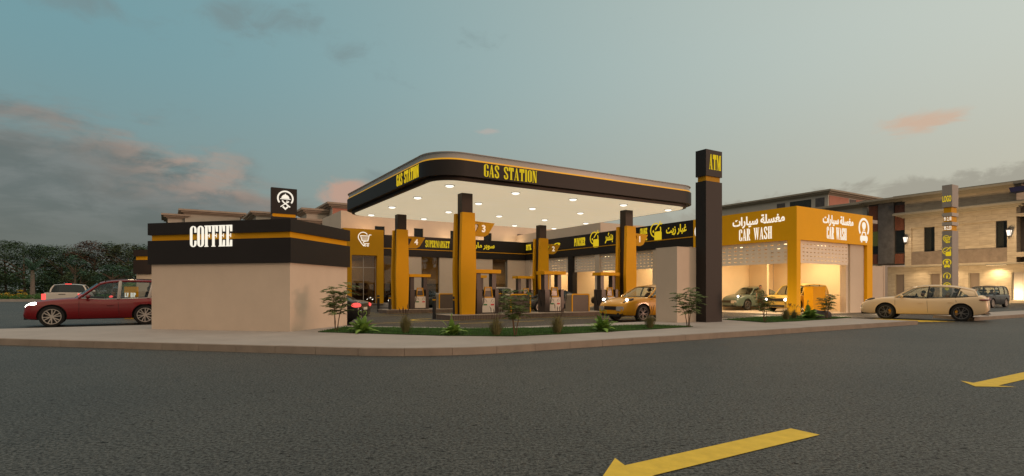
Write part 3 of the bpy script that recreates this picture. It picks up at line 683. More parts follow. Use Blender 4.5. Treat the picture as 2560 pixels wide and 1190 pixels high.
# planting beds in the pavement
def bed(pts, name_lab, n, seed):
    poly = [(p.x, p.y) for p in pts]; mb = MB(); mb.prism(poly, ZS - 0.03, ZS + 0.018)
    o = mb.build('lawn', M['lawn']); tag(o, kind='structure')
    rn = random.Random(seed); xs = [p[0] for p in poly]; ys = [p[1] for p in poly]; mb = MB(); k = 0
    def inside(x, y):
        c = False; j = len(poly) - 1
        for i in range(len(poly)):
            if (poly[i][1] > y) != (poly[j][1] > y) and x < (poly[j][0] - poly[i][0]) * (y - poly[i][1]) / (poly[j][1] - poly[i][1]) + poly[i][0]: c = not c
            j = i
        return c
    while k < n:
        x, y = rn.uniform(min(xs), max(xs)), rn.uniform(min(ys), max(ys))
        if not inside(x, y): continue
        k += 1; t = rn.uniform(0, 6.28); h = rn.uniform(0.018, 0.055); wv = 0.007; lx, ly = rn.uniform(-0.025, 0.025), rn.uniform(-0.025, 0.025)
        mb.add([(x - wv * math.cos(t), y - wv * math.sin(t), ZS + 0.01), (x + wv * math.cos(t), y + wv * math.sin(t), ZS + 0.01), (x + lx, y + ly, ZS + 0.018 + h)], [(0, 1, 2)])
    tag(mb.build('grass', M['blade']), name_lab, 'grass', kind='stuff')
ga = [G(794.5, 830.6, ZS), G(900, 833.6, ZS), G(1100, 839.6, ZS), G(1289, 841.2, ZS), G(1450, 833.5, ZS), G(1625, 824, ZS), G(1733, 817.2, ZS), G(1625, 812.5, ZS), G(1500, 816, ZS), G(1330, 820.5, ZS), G(1180, 822, ZS), G(1000, 820, ZS), G(862, 818, ZS)]
bed(ga, 'short green grass of the bent bed in front of the pump canopy', 15000, 1)
gb = [G(1806, 799.3, ZS), G(1915, 806.5, ZS), G(1990, 803.6, ZS), G(2080, 797.8, ZS), G(2129, 794.6, ZS), G(2040, 791.2, ZS), G(1975, 790.4, ZS), G(1890, 793.5, ZS)]
bed(gb, 'short green grass of the small bed in front of the car wash', 7000, 2)
# ------------------------------------------------------------------ canopy over the pumps
def rr(b0, b1, a0, a1, r, n=9):
    out = []
    for cx, cy, t0 in ((b1 - r, a0 + r, -90), (b1 - r, a1 - r, 0), (b0 + r, a1 - r, 90), (b0 + r, a0 + r, 180)):
        out += [(cx + r * math.cos(R(t0 + 90 * i / n)), cy + r * math.sin(R(t0 + 90 * i / n))) for i in range(n + 1)]
    return out
CB0, CB1, CA0, CA1 = -2.11, 12.30, -2.2, 9.95
def off(d): return rr(CB0 - d, CB1 + d, CA0 - d, CA1 + d, 0.95 + d)
can = site('pump_canopy', 'large black pump canopy with rounded corners, cream soffit with added glow and GAS STATION lettering', 'canopy', 5.2, 3.9, 0)
o = (5.2, 3.9, 0)
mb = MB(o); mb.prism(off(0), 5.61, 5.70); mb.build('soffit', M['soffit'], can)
mb = MB(o); mb.ring(off(0.17), off(0.03), 5.63, 5.80); mb.build('skirt', M['brown'], can, 30)
mb = MB(o); mb.ring(off(0.42), off(0.10), 5.765, 6.375); fas = mb.build('fascia', M['black'], can, 30)
mb = MB(o); mb.ring(off(0.37), off(0.20), 6.378, 6.445); mb.build('light_strip', M['strip'], can, 30)
mb = MB(o); mb.ring(off(0.33), off(0.31), 6.448, 6.66); mb.build('glass_parapet', M['parapet'], can, 30)
mb = MB(o); mb.ring(off(0.39), off(0.33), 6.663, 6.690); mb.build('parapet_rail', M['metal'], can, 30)
mb = MB(o); mb.prism(off(0.09), 6.10, 6.30); mb.build('roof', M['metal'], can)
# lettering stands on the fascia
a_f = CA0 - 0.42; bl = b_at(1210, a_f); br = b_at(1342, a_f)
T = Matrix.Translation(-Vector(o)) @ face_A(bl, a_f, 5.83)
mb = MB(); fat_text(mb, 'GAS STATION', 0.50, br - bl, T, 0.014); mb.build('lettering', M['signyel'], fas)
b_f = CB0 - 0.42; al_ = a_at(992, b_f); ar = a_at(1047, b_f)
T = Matrix.Translation(-Vector(o)) @ face_B(b_f, al_, 5.83)
mb = MB(); fat_text(mb, 'GAS STATION', 0.50, al_ - ar, T, 0.014); mb.build('lettering', M['signyel'], fas)
proto = None
names = ['nearest the road', 'second from the road', 'third from the road', 'farthest from the road']
cols_ = ['at the soffit left edge', 'second from the soffit left edge', 'mid soffit', 'second from the soffit right edge', 'at the soffit right edge']
for i in range(5):
    for j in range(4):
        b, a = -1.21 + 3.21 * i, -1.27 + 3.43 * j
        lab = 'domed downlight %s, row %s' % (cols_[i], names[j])
        if proto is None:
            d = site('downlight', lab, 'ceiling lamp', b, a, 5.608, 'downlights of the pump canopy'); proto = d
            mb = MB(); mb.lathe([(0.205, 0.0), (0.205, -0.02), (0.18, -0.02)], 20); mb.build('bezel', M['trim'], d, 30)
            mb = MB(); mb.lathe([(0.18, -0.006), (0.17, -0.045), (0.125, -0.075), (0.06, -0.09), (0.001, -0.094)], 20); mb.build('lens', M['lamp'], d, 60)
        else:
            d = copy_tree(proto); d.location = P(b, a, 5.608); d['label'] = lab
        lamp('downlight_beam', P(b, a, 5.45), 40, (1.0, 0.80, 0.52), 'SPOT', 0.12, spot=150)

# ------------------------------------------------------------------ islands, columns, pumps
def island(a, lab):
    s = site('pump_island', lab, 'kerbed island', 5.3, a, 0, 'pump islands'); mb = MB()
    mb.box(-6.05, 6.15, -0.40, 1.02, 0.008, 0.17); mb.build('core', M['grey'], s)
    mb = MB(); n = 150
    for k in range(n):
        x = -6.08 + 12.26 * k / n; mb.box(x, x + 0.05, -0.435, -0.398, 0.01, 0.185)
    for k in range(18):
        y = -0.40 + 1.42 * k / 18; mb.box(-6.085, -6.052, y, y + 0.05, 0.01, 0.185)
    mb.build('ribbed_kerb', M['rib'], s)
    mb = MB(); mb.box(-6.10, 6.2, -0.45, 1.06, 0.187, 0.22); mb.build('slab', M['ribtop'], s)
island(0.0, 'long ribbed pump island nearest the road'); island(8.05, 'long ribbed pump island farther back, in front of the supermarket')
def column(b, a, num, lab):
    s = site('canopy_column', lab, 'column', b, a, 0.22, 'columns carrying the pump canopy')
    mb = MB(); mb.box(0, 0.53, 0, 0.44, 0, 5.40); mb.build('shaft', M['brown'], s)
    out = [(-0.12, 0), (0.55, 0), (0.61, 1.9), (0.54, 4.51), (-0.09, 4.51), (-0.17, 1.9)]
    for y0, y1 in ((-0.20, -0.003), (0.443, 0.64)):
        mb = MB(); mb.prism(out, 0, 1.0, Matrix(((1, 0, 0, 0), (0, 0, -(y1 - y0), y1), (0, 1, 0, 0), (0, 0, 0, 1)))); mb.build('cladding_panel', M['yellow'], s)
    fl = [(0.56, 4.18), (1.68, 4.14), (1.33, 3.60), (1.12, 3.50), (0.59, 3.50), (0.59, 3.58), (0.72, 3.72), (0.84, 3.96), (0.82, 4.04), (0.56, 4.06)]
    mb = MB(); mb.prism(fl, 0, 0.09, face_A(0, 0.10, 0)); f = mb.build('number_flag', M['yellow2'], s)
    mb = MB(); font_mesh(mb, num, 0.33, face_A(1.0, 0.008, 3.70), d=0.015, bold=0.03); mb.build('numeral', M['numwhite'], f)
column(0, 0, '3', 'tall ochre clad column with flag number 3, at the near left of the canopy')
column(9.77, 0, '1', 'tall ochre clad column with flag number 1, behind the yellow car')
column(0, 8.05, '4', 'tall ochre clad column with flag number 4, in front of the supermarket portal')
column(9.77, 8.05, '2', 'tall ochre clad column with flag number 2, deepest under the canopy')

def pump(b, a, lab):
    s = site('fuel_pump', lab, 'fuel pump', b, a, 0.22, 'fuel pumps under the canopy')
    mb = MB()
    mb.box(-0.60, -0.33, 0, 0.62, 0, 1.12); mb.box(0.36, 0.54, 0, 0.62, 0, 1.12); mb.box(-0.327, 0.357, 0.06, 0.60, 0.0, 0.80)
    mb.build('housing', M['pumpdark'], s)
    mb = MB(); mb.box(-0.31, 0.345, 0.015, 0.058, 0.06, 0.72); fp = mb.build('front_panel', M['pumpwhite'], s)
    mb = MB(); mb.box(-0.25, -0.07, 0.006, 0.014, 0.38, 0.45); mb.build('green_sticker', M['green'], fp)
    mb = MB(); mb.box(0.13, 0.30, 0.006, 0.014, 0.38, 0.45); mb.build('red_sticker', M['red'], fp)
    mb = MB()
    for sx, x in ((1, -0.20), (-1, 0.26)):
        mb.tube([(x, 0.010, 0.66), (x + 0.09 * sx, 0.010, 0.62), (x + 0.13 * sx, 0.010, 0.52)], 0.007, 5); mb.tube([(x - 0.03, 0.010, 0.50), (x + 0.02, 0.010, 0.60)], 0.007, 5)
    mb.build('nozzle_sign', M['trim'], fp)
    fr = [(-0.22, 0.735), (0.26, 0.735), (0.20, 1.23), (-0.16, 1.23)]; inn_ = [(-0.175, 0.775), (0.215, 0.775), (0.165, 1.195), (-0.125, 1.195)]
    mb = MB(); TT = face_A(0, 0.12, 0); n = 4
    for i in range(4):
        j = (i + 1) % 4; mb.prism([fr[i], fr[j], inn_[j], inn_[i]], 0, 0.07, TT)
    dp = mb.build('display_frame', M['yellow'], s)
    mb = MB(); mb.prism([(-0.174, 0.776), (0.214, 0.776), (0.188, 1.03), (-0.148, 1.03)], 0, 0.03, TT); mb.prism([(-0.148, 1.032), (0.188, 1.032), (0.186, 1.05), (-0.146, 1.05)], 0, 0.045, TT); mb.build('screen', M['screen'], dp)
    mb = MB(); mb.prism([(-0.146, 1.052), (0.186, 1.052), (0.166, 1.194), (-0.126, 1.194)], 0, 0.035, TT); mb.build('price_panel', M['beige'], dp)
    mb = MB(); mb.box(-0.31, 0.35, 0.13, 0.55, 0.802, 1.10); mb.build('head', M['pumpdark'], s)
    for x in (-0.53, 0.28):
        mb = MB(); mb.box(x, x + 0.22, 0.16, 0.46, 1.123, 1.85); mb.build('post', M['pumpdark'], s)
    mb = MB(); mb.prism([(-0.66, 1.853), (0.63, 1.853), (0.66, 1.90), (0.66, 2.02), (-0.66, 2.02)], -0.68, 0.02, face_A(0, 0, 0)); mb.build('top_bar', M['yellow'], s)
    for x, sx in ((-0.37, 1), (-0.64, -1), (0.56, 1)):
        mb = MB(); y = 0.03 if sx > 0 else 0.25
        mb.tube([(x, y, 1.02), (x + 0.05 * sx, y - 0.03, 1.09), (x + 0.13 * sx, y - 0.04, 1.02), (x + 0.14 * sx, y - 0.04, 0.75), (x + 0.08 * sx, y - 0.04, 0.45), (x + 0.03 * sx, y - 0.02, 0.30), (x + 0.01 * sx, y, 0.55)], 0.017, 6)
        mb.build('hose', M['rubber'], s, 60)
for k, (b, a, lab) in enumerate(((1.40, 0.1, 'fuel pump beside column 3, the nearest pump of the front island'), (5.17, 0.1, 'fuel pump in the middle of the front island, in front of a black saloon'),
        (8.78, 0.1, 'fuel pump beside column 1, partly behind the yellow car'), (1.40, 8.15, 'fuel pump beside column 4 on the rear island'),
        (5.17, 8.15, 'fuel pump in the middle of the rear island, mostly behind the pump beside column 3'), (8.78, 8.15, 'fuel pump beside column 2 on the rear island'))):
    pump(b, a, lab)
def service_box(b, a, lab):
    s = site('service_box', lab, 'island cabinet', b, a, 0.22, 'rounded cabinets between the pumps')
    def arch(x0, x1, z1, r): return [(x0, 0.003), (x1, 0.003)] + arc(x1 - r, z1 - r, r, r, 0, 90, 5) + arc(x0 + r, z1 - r, r, r, 90, 180, 5)
    mb = MB(); mb.prism(arch(-0.57, 0.57, 0.90, 0.10), -0.52, -0.045, face_A(0, 0, 0)); mb.build('carcass', M['beige'], s)
    mb = MB(); o_, i_ = arch(-0.575, 0.575, 0.905, 0.10), arch(-0.515, 0.515, 0.845, 0.06); T = face_A(0, 0, 0)
    for i in range(1, len(o_)):
        j = (i + 1) % len(o_)
        mb.prism([o_[i], o_[j], i_[j], i_[i]], -0.043, 0.01, T)
    mb.build('edge_trim', M['yellow'], s)
    mb = MB(); mb.prism(arch(-0.51, 0.51, 0.84, 0.06), -0.043, -0.004, T); mb.build('door_panel', M['grey'], s)
service_box(3.17, 0.12, 'grey cabinet with ochre edge behind the feathery shrub, front island left')
service_box(6.80, 0.12, 'grey cabinet with ochre edge beside the yellow car bonnet, front island right')
service_box(3.17, 8.17, 'grey cabinet with ochre edge on the rear island, left of column 3')
service_box(6.80, 8.17, 'grey cabinet with ochre edge on the rear island, left of column 2')
def bollard(p, lab):
    s = thing('bollard', lab, 'bollard', (p.x, p.y, 0.005), 0, 'black bollards by the islands')
    mb = MB(); mb.lathe([(0.001, 0), (0.078, 0), (0.078, 0.83)], 16); mb.lathe([(0.078, 0.885), (0.078, 0.99), (0.070, 1.01), (0.001, 1.015)], 16); mb.build('post', M['trim'], s, 40)
    mb = MB(); mb.lathe([(0.078, 0.83), (0.081, 0.832), (0.081, 0.883), (0.078, 0.885)], 16); mb.build('band', M['yellow'], s, 40)
for u, v, lab in ((946, 779.5, 'black bollard with ochre band in front of the supermarket portal'), (974.5, 783.6, 'black bollard with ochre band at the end of the rear island beside a headlight'),
                  (1085.5, 797.4, 'black bollard standing alone on the forecourt between two islands'), (1136.5, 797.5, 'black bollard with ochre band close to column 3, above a fern')):
    bollard(G(u, v), lab)

# ------------------------------------------------------------------ service building: workshop wing, car wash, supermarket
WB, WA = 16.64, 20.3          # facade planes
def wallbox(mb, b0, b1, a0, a1, z0, z1): mb.box(b0, b1, a0, a1, z0, z1)
def shutter(parent, o, along, p0, p1, plane, z0, z1, cols, rows=5, name='shutter'):
    """A perforated roller shutter with real slots; along 'a' (faces the pumps) or 'b' (faces the road)."""
    mb = MB(o); t = 0.03
    def bx(s0, s1, za, zb):
        if along == 'a': mb.box(plane, plane + t, s0, s1, za, zb)
        else: mb.box(s0, s1, plane, plane + t, za, zb)
    hz = 0.048; pitch = (z1 - z0) / (rows + 0.8); zc = z0
    ws = (p1 - p0); slots = []
    for c in range(cols):
        x = p0 + ws * (c + 0.5) / cols; sw = ws / cols * 0.46
        slots.append((x - sw / 2, x + sw / 2))
    z_prev = z0
    for r in range(rows):
        zc = z0 + pitch * (r + 0.75); bx(p0, p1, z_prev, zc)
        x = p0
        for s0, s1 in slots: bx(x, s0, zc, zc + hz); x = s1
        bx(x, p1, zc, zc + hz); z_prev = zc + hz
    bx(p0, p1, z_prev, z1)
    return mb.build(name, M['shutter'], parent)

# --- car wash (ochre, nearest corner)
CWA = -5.38
cw = site('car_wash', 'ochre corner car wash building with perforated shutters and a warm lit bay', 'building', WB, CWA, 0); o = (WB, CWA, 0)
ZB, ZT = 3.94, 5.68
b_end = b_at(2181.6, CWA); a_end = 1.28
mb = MB(o)
mb.box(WB, WB + 0.45, CWA, a_end, ZB, ZT); mb.box(WB + 0.45, b_end, CWA, CWA + 0.45, ZB, ZT)
fas = mb.build('fascia', M['lityel'], cw)
mb = MB(o); mb.box(WB + 0.003, WB + 0.36, CWA + 0.003, a_at(1968, WB), 0, ZB - 0.002); mb.build('corner_pillar', M['lityel'], cw)
mb = MB(o); mb.box(b_at(2168, CWA), b_end - 0.003, CWA + 0.003, CWA + 0.44, 0, ZB - 0.002); mb.build('end_pillar', M['lityel'], cw)
mb = MB(o); mb.box(WB + 0.02, WB + 0.40, a_end - 0.42, a_end - 0.003, 0, ZB - 0.002); mb.build('side_pillar', M['lityel'], cw)
mb = MB(o); bw0, bw1 = b_at(2133, CWA), b_at(2167, CWA)
mb.box(bw0, bw1, CWA + 0.16, CWA + 0.30, 0, ZB - 0.003); mb.box(bw0 - 0.25, bw0 - 0.003, CWA + 0.26, CWA + 0.6, 0, ZB - 0.003); mb.build('wall_panel', M['stucco2'], cw)
mb = MB(o); mb.box(24.9, 25.1, CWA + 0.46, a_end, 0.0, 5.5); mb.box(WB + 0.46, 24.88, a_end + 0.003, a_end + 0.16, 0.0, 5.5); mb.box(22.2, 22.4, a_end - 1.3, a_end - 0.003, 0.03, 3.9); mb.build('inner_wall', M['roomwall'], cw)
mb = MB(o); mb.box(WB + 0.46, 24.89, CWA + 0.46, a_end, 3.97, 4.1); mb.build('bay_ceiling', M['roomwall'], cw)
mb = MB(o); mb.box(WB + 0.1, 25.2, CWA + 0.1, a_end + 0.15, 5.3, 5.5); mb.build('roof', M['metal'], cw)
mb = MB(o); mb.box(WB + 0.05, 24.88, CWA + 0.05, a_end, 0.006, 0.03); mb.build('bay_floor', M['floor'], cw)
a_p = a_at(1968, WB)
shutter(cw, o, 'a', a_p + 0.002, a_end - 0.43, WB + 0.14, 2.73, ZB - 0.004, 15)
shutter(cw, o, 'b', WB + 0.365, b_at(2127, CWA), CWA + 0.16, 2.74, ZB - 0.004, 14)
for x, y in ((18.3, -3.6), (18.3, -0.6), (22.0, -3.6), (22.6, -0.9)):
    mb = MB(o); mb.box(x - 0.5, x + 0.5, y - 0.12, y + 0.12, 3.90, 3.966); mb.build('ceiling_lamp', M['warm'], cw)
lamp('bay_lamp', P(18.6, -2.2, 3.75), 210, (1.0, 0.74, 0.42), 'AREA', 2.0)
lamp('bay_lamp', P(22.6, -2.4, 3.75), 230, (1.0, 0.74, 0.42), 'AREA', 2.0)
for b, a, e in ((14.9, -4.6, 52), (14.9, -1.2, 52), (18.0, -7.0, 26), (21.6, -7.0, 26)): lamp('facade_fill', P(b, a, .35), e, (1.0, 0.74, 0.44), 'POINT', 0.3)  # added fill points to brighten the facade, no fixtures stand here
# lettering
T0 = Matrix.Translation(-Vector(o))
al_, ar = a_at(1832, WB), a_at(1962, WB)
mb = MB(); font_mesh(mb, AR['wash'], 0.66, T0 @ face_B(WB, al_, 4.80), wid=al_ - ar, d=0.014, bold=0.028)
mb.build('lettering', M['signwhite'], fas); mb = MB()
a0, a1 = a_at(1848, WB), a_at(1930, WB)
fat_text(mb, 'CAR WASH', 0.66, a0 - a1, T0 @ face_B(WB, a0, 4.10), 0.014); mb.build('lettering', M['signwhite'], fas)
mb = MB(); b0, b1 = b_at(2057, CWA), b_at(2133, CWA)
font_mesh(mb, AR['wash'], 0.62, T0 @ face_A(b0, CWA, 4.82), wid=b1 - b0, d=0.014, bold=0.028)
mb.build('lettering', M['signwhite'], fas); mb = MB()
b0, b1 = b_at(2067, CWA), b_at(2116, CWA); fat_text(mb, 'CAR WASH', 0.66, b1 - b0, T0 @ face_A(b0, CWA, 4.12), 0.014); mb.build('lettering', M['signwhite'], fas)
mb = MB(); icon(mb, 'wash', 1.45, T0 @ face_A(b_at(2159.5, CWA), CWA, 4.78), 0.014); icon(mb, 'wash', 1.45, T0 @ face_B(WB, a_at(1756, WB), 4.78), 0.014); mb.build('pictogram', M['signwhite'], fas)

# --- workshop wing
ws = site('workshop_wing', 'long low workshop wing with black fascia, yellow signs and lit bays behind perforated shutters', 'building', WB, 1.45, 0); o = (WB, 1.45, 0); T0 = Matrix.Translation(-Vector(o))
A0, A1 = a_end + 0.003, WA
mb = MB(o); mb.box(WB + 0.02, WB + 0.42, A0, A1 + 0.02, 4.66, ZT); mb.box(WB + 0.02, WB + 0.42, A0, A1 + 0.02, 4.05, 4.60); fas = mb.build('fascia', M['black'], ws)
mb = MB(o); mb.box(WB, WB + 0.40, A0 + 0.002, A1 + 0.01, 4.602, 4.658); mb.build('fascia_stripe', M['yellow'], ws)
pil = [(1.45, 1.72, 0), (4.25, 4.75, 0), (7.2, 7.7, 0), (10.17, 10.67, 0), (13.33, 13.96, 1), (16.9, 17.4, 0), (19.6, A1 + 0.6, 0)]
for y0, y1, dk in pil:
    mb = MB(o); mb.box(WB + (0.0 if dk else 0.06), WB + 0.46, y0, y1, 0.0, 4.046); mb.build('pillar', M['black'] if dk else M['stucco2'], ws)
for i in range(len(pil) - 1):
    y0, y1 = pil[i][1] + 0.002, pil[i + 1][0] - 0.002
    shutter(ws, o, 'a', y0, y1, WB + 0.2, 2.78, 4.044, 7)
mb = MB(o); mb.box(24.9, 25.1, A0 + 0.2, 21.6, 0.0, 5.4)
for y in (7.4, 13.55, 20.0): mb.box(WB + 0.47, 24.88, y, y + 0.16, 0.0, 5.4)
mb.build('inner_wall', M['roomwall'], ws)
mb = MB(o); mb.box(WB + 0.47, 24.88, A0 + 0.2, 21.5, 4.06, 4.2); mb.build('bay_ceiling', M['roomwall'], ws)
mb = MB(o); mb.box(WB + 0.03, 24.88, A0 + 0.2, 21.5, 0.006, 0.03); mb.build('bay_floor', M['floor'], ws)
mb = MB(o); mb.box(WB + 0.1, 25.2, A0 + 0.1, 21.9, 5.25, 5.45); mb.build('roof', M['metal'], ws)
for y in (2.9, 6.0, 9.2, 12.0, 15.4, 18.4):
    mb = MB(o); mb.box(19.0, 20.2, y - 0.12, y + 0.12, 3.96, 4.05); mb.build('ceiling_lamp', M['warm'], ws)
    lamp('bay_lamp', P(20.2, y, 3.85), 120, (1.0, 0.74, 0.42), 'AREA', 1.6)
mb = MB(o); ae = a_at(1499.5, WB); mb.box(WB + 0.06, 25.0, ae, 24.5, ZT - 0.3, zat(555.5, Yof(WB, ae)))
up = mb.build('upper_storey', M['stucco2'], ws)
mb = MB(); d = 0.014
a0, a1 = a_at(1435.5, WB), a_at(1462.5, WB); fat_text(mb, 'PUNCHER', 0.62, a0 - a1, T0 @ face_B(WB + 0.02, a0, 4.84), d)
mb.build('lettering', M['signyel'], fas); mb = MB()
a0, a1 = a_at(1512, WB), a_at(1532, WB); font_mesh(mb, AR['punc'], 0.78, T0 @ face_B(WB + 0.02, a0, 4.80), wid=a0 - a1, d=d, bold=0.03)
mb.build('lettering', M['signyel'], fas); mb = MB()
a0, a1 = a_at(1600, WB), a_at(1617.5, WB); fat_text(mb, 'CHANGE', 0.42, a0 - a1, T0 @ face_B(WB + 0.02, a0, 5.14), d); mb.build('lettering', M['signyel'], fas); mb = MB(); fat_text(mb, 'OIL', 0.36, (a0 - a1) * 0.5, T0 @ face_B(WB + 0.02, a0 - (a0 - a1) * 0.5, 4.72), d)
mb.build('lettering', M['signyel'], fas); mb = MB()
a0, a1 = a_at(1665, WB), a_at(1716, WB); font_mesh(mb, AR['oil'], 0.66, T0 @ face_B(WB + 0.02, a0, 4.86), wid=a0 - a1, d=d, bold=0.03)
mb.build('lettering', M['signyel'], fas); mb = MB()
a0, a1 = a_at(1315.2, WB), a_at(1328, WB); fat_text(mb, 'ENTIL', 0.50, a0 - a1, T0 @ face_B(WB + 0.02, a0, 4.95), d)
mb.build('lettering', M['signyel'], fas); mb = MB()
a0, a1 = a_at(1333.5, WB), a_at(1400, WB); font_mesh(mb, AR['other'], 0.55, T0 @ face_B(WB + 0.02, a0, 4.95), wid=a0 - a1, d=d, bold=0.03)
mb.build('lettering', M['signyel'], fas)
mb = MB(); icon(mb, 'tyre', 1.25, T0 @ face_B(WB + 0.02, a_at(1486, WB), 5.18), d); icon(mb, 'oil', 1.25, T0 @ face_B(WB + 0.02, a_at(1640, WB), 5.20), d); mb.build('pictogram', M['signyel'], fas)

# --- supermarket wing
bP1 = 3.26; bP0 = b_at(858, 20.0)
sm = site('supermarket', 'supermarket wing with black fascia, ochre entrance portal and pale upper storey', 'building', 8.0, WA, 0); o = (8.0, WA, 0); T0 = Matrix.Translation(-Vector(o))
mb = MB(o); mb.box(bP1 + 0.003, WB + 0.018, WA, WA + 0.4, 4.66, ZT); mb.box(bP1 + 0.003, WB + 0.018, WA, WA + 0.4, 4.05, 4.60); fas = mb.build('fascia', M['black'], sm)
mb = MB(o); mb.box(bP1 + 0.004, WB + 0.016, WA - 0.02, WA + 0.38, 4.602, 4.658); mb.build('fascia_stripe', M['yellow'], sm)
mb = MB(); b0, b1 = b_at(1063.5, WA), b_at(1124, WA); fat_text(mb, 'SUPERMARKET', 0.56, b1 - b0, T0 @ face_A(b0, WA, 4.86), 0.014)
mb.build('lettering', M['signyel'], fas); mb = MB()
b0, b1 = b_at(1166, WA), b_at(1236, WA); font_mesh(mb, AR['market'], 0.62, T0 @ face_A(b0, WA, 4.86), wid=b1 - b0, d=0.014, bold=0.03); mb.build('lettering', M['signyel'], fas)
gl = [(955.5, 984), (1054, 1099.5), (1232, 1270.5)]
gb_ = [(b_at(x, WA), b_at(y, WA)) for x, y in gl]
mb = MB(o); x = bP1 + 0.004
for g0, g1 in gb_:
    if g0 > x + 0.05: mb.box(x, g0, WA + 0.06, WA + 0.36, 0.3, 4.046)
    x = g1
mb.box(x, WB + 0.05, WA + 0.06, WA + 0.36, 0.3, 4.046); mb.build('wall', M['stucco2'], sm)
for g0, g1 in gb_:
    g0 = max(g0, bP1 + 0.03)
    mb = MB(o); mb.box(g0 + 0.002, g1 - 0.002, WA + 0.12, WA + 0.20, 0.31, 0.36); mb.box(g0 + 0.002, g0 + 0.05, WA + 0.12, WA + 0.2, 0.36, 4.04); mb.box(g1 - 0.05, g1 - 0.002, WA + 0.12, WA + 0.2, 0.36, 4.04); wf = mb.build('window', M['metal'], sm)
    mb = MB(o); mb.box(g0 + 0.05, g1 - 0.05, WA + 0.15, WA + 0.16, 0.36, 4.04); mb.build('pane', M['shopglass'], wf)
mb = MB(o); mb.box(bP0 - 2, WB + 0.05, WA - 1.0, WA + 3.6, 0.006, 0.30); mb.build('plinth', M['pave'], sm)
mb = MB(o); mb.box(bP0, WB, WA + 3.4, WA + 3.6, 0.3, 4.2); mb.box(bP0 - 0.2, bP0, WA + 0.1, WA + 3.6, 0.3, 4.2); mb.build('inner_wall', M['roomwall'], sm)
mb = MB(o); mb.box(bP0, WB, WA + 0.41, WA + 3.4, 4.08, 4.2); mb.build('shop_ceiling', M['roomwall'], sm)
rn = random.Random(8)
for k in range(7):
    x = bP0 + 1.2 + k * 2.2; mb = MB(o); mb.box(x, x + 1.6, WA + 2.7, WA + 3.2, 0.302, 1.9); mb.build('shelf_unit', M['grey'], sm)
    mb = MB(o)
    for q in range(10):
        xx = x + 0.05 + q * 0.155; mb.box(xx, xx + 0.12, WA + 2.52, WA + 2.69, 0.9, 0.9 + rn.uniform(0.15, 0.35)); mb.box(xx, xx + 0.12, WA + 2.52, WA + 2.69, 1.45, 1.45 + rn.uniform(0.15, 0.35))
    mb.build('goods', [M['beige'], M['dress'], M['shirty']][k % 3], sm)
for x in (1.8, 6.5, 11.0, 15.0):
    lamp('shop_lamp', P(x, WA + 1.9, 3.8), 20, (1.0, 0.74, 0.42), 'AREA', 1.4)
# portal
mb = MB(o); zo = 4.0; u0, u1 = b_at(879, 20.0), b_at(942.5, 20.0); zp = 6.0; y0, y1 = 19.95, WA + 0.42
mb.box(bP0, u0, y0, y1, 0.0, zo); mb.box(u1, bP1, y0, y1, 0.0, zo); mb.box(bP0, bP1, y0, y1, zo, zp); po = mb.build('entrance_portal', M['yellow2'], sm)
mb = MB(); icon(mb, 'cart', 1.12, T0 @ face_A(b_at(911, y0), y0, zat(598, Yof(2, y0))), 0.014); mb.build('pictogram', M['signwhite'], po)
mb = MB(o); um = (u0 + u1) / 2
for x in (u0 + 0.003, um - 0.02, u1 - 0.043): mb.box(x, x + 0.04, 20.25, 20.31, 0.30, zo - 0.003)
mb.box(u0 + 0.05, um - 0.024, 20.25, 20.31, 3.05, 3.10); mb.box(um + 0.024, u1 - 0.05, 20.25, 20.31, 3.05, 3.10); dr = mb.build('door', M['metal2'], sm)
mb = MB(o); mb.box(u0 + 0.045, um - 0.022, 20.275, 20.285, 0.31, zo - 0.01); mb.box(um + 0.022, u1 - 0.045, 20.275, 20.285, 0.31, zo - 0.01); mb.build('pane', M['shopglass'], dr)
mb = MB(o); mb.box(u0, u1 + 0.3, 19.0, 19.6, 0.302, 0.304); mb.build('doorstep', M['ribtop'], sm)
# upper storey, set back
aU = WA + 1.63; bU0 = b_at(852.5, aU); bU1 = b_at(1289, aU); zU = zat(526, Yof(bU0, aU)); depth = 6.1
ops = []
for s0, s1, v0, v1 in ((937, 962, 565.5, 600), (1035, 1058.5, 571, 600), (1126, 1141, 577, 600), (1209, 1229.5, 582.5, 606)):
    c0, c1 = b_at(s0, aU), b_at(s1, aU); Yc = Yof((c0 + c1) / 2, aU); ops.append((c0, c1, max(5.75, zat(v1, Yc)), zat(v0, Yc)))
def wall_open(mb, x0, x1, z0, z1, y0, y1, ops):
    xs = sorted({x0, x1, *[q for p in ops for q in p[:2]]}); zs = sorted({z0, z1, *[q for p in ops for q in p[2:]]})
    for i in range(len(xs) - 1):
        for j in range(len(zs) - 1):
            cx, cz = (xs[i] + xs[i + 1]) / 2, (zs[j] + zs[j + 1]) / 2
            if not any(p[0] < cx < p[1] and p[2] < cz < p[3] for p in ops): mb.box(xs[i], xs[i + 1], y0, y1, zs[j], zs[j + 1])
mb = MB(o); wall_open(mb, bU0, 24.8, 5.0, zU, aU, aU + 0.3, ops); mb.box(bU0, bU0 + 0.3, aU + 0.3, aU + depth, 5.0, zU); mb.build('upper_storey', M['stucco2'], sm)
mb = MB(o); mb.box(bU0 + 0.3, 24.8, aU + 0.3, aU + depth, zU - 0.5, zU - 0.3); mb.box(bP1, WB, WA + 0.4, aU, 5.3, 5.45); mb.build('roof', M['metal'], sm)
for c0, c1, z0, z1 in ops:
    mb = MB(o); mb.box(c0 + 0.002, c1 - 0.002, aU + 0.1, aU + 0.16, z0 + 0.002, z1 - 0.002); mb.build('window', M['winglass'], sm)
    mb = MB(o); mb.box(c0 + 0.002, c1 - 0.002, aU + 0.2, aU + 0.26, z0 + 0.002, z1 - 0.002); mb.build('window_blind', M['trim'], sm)
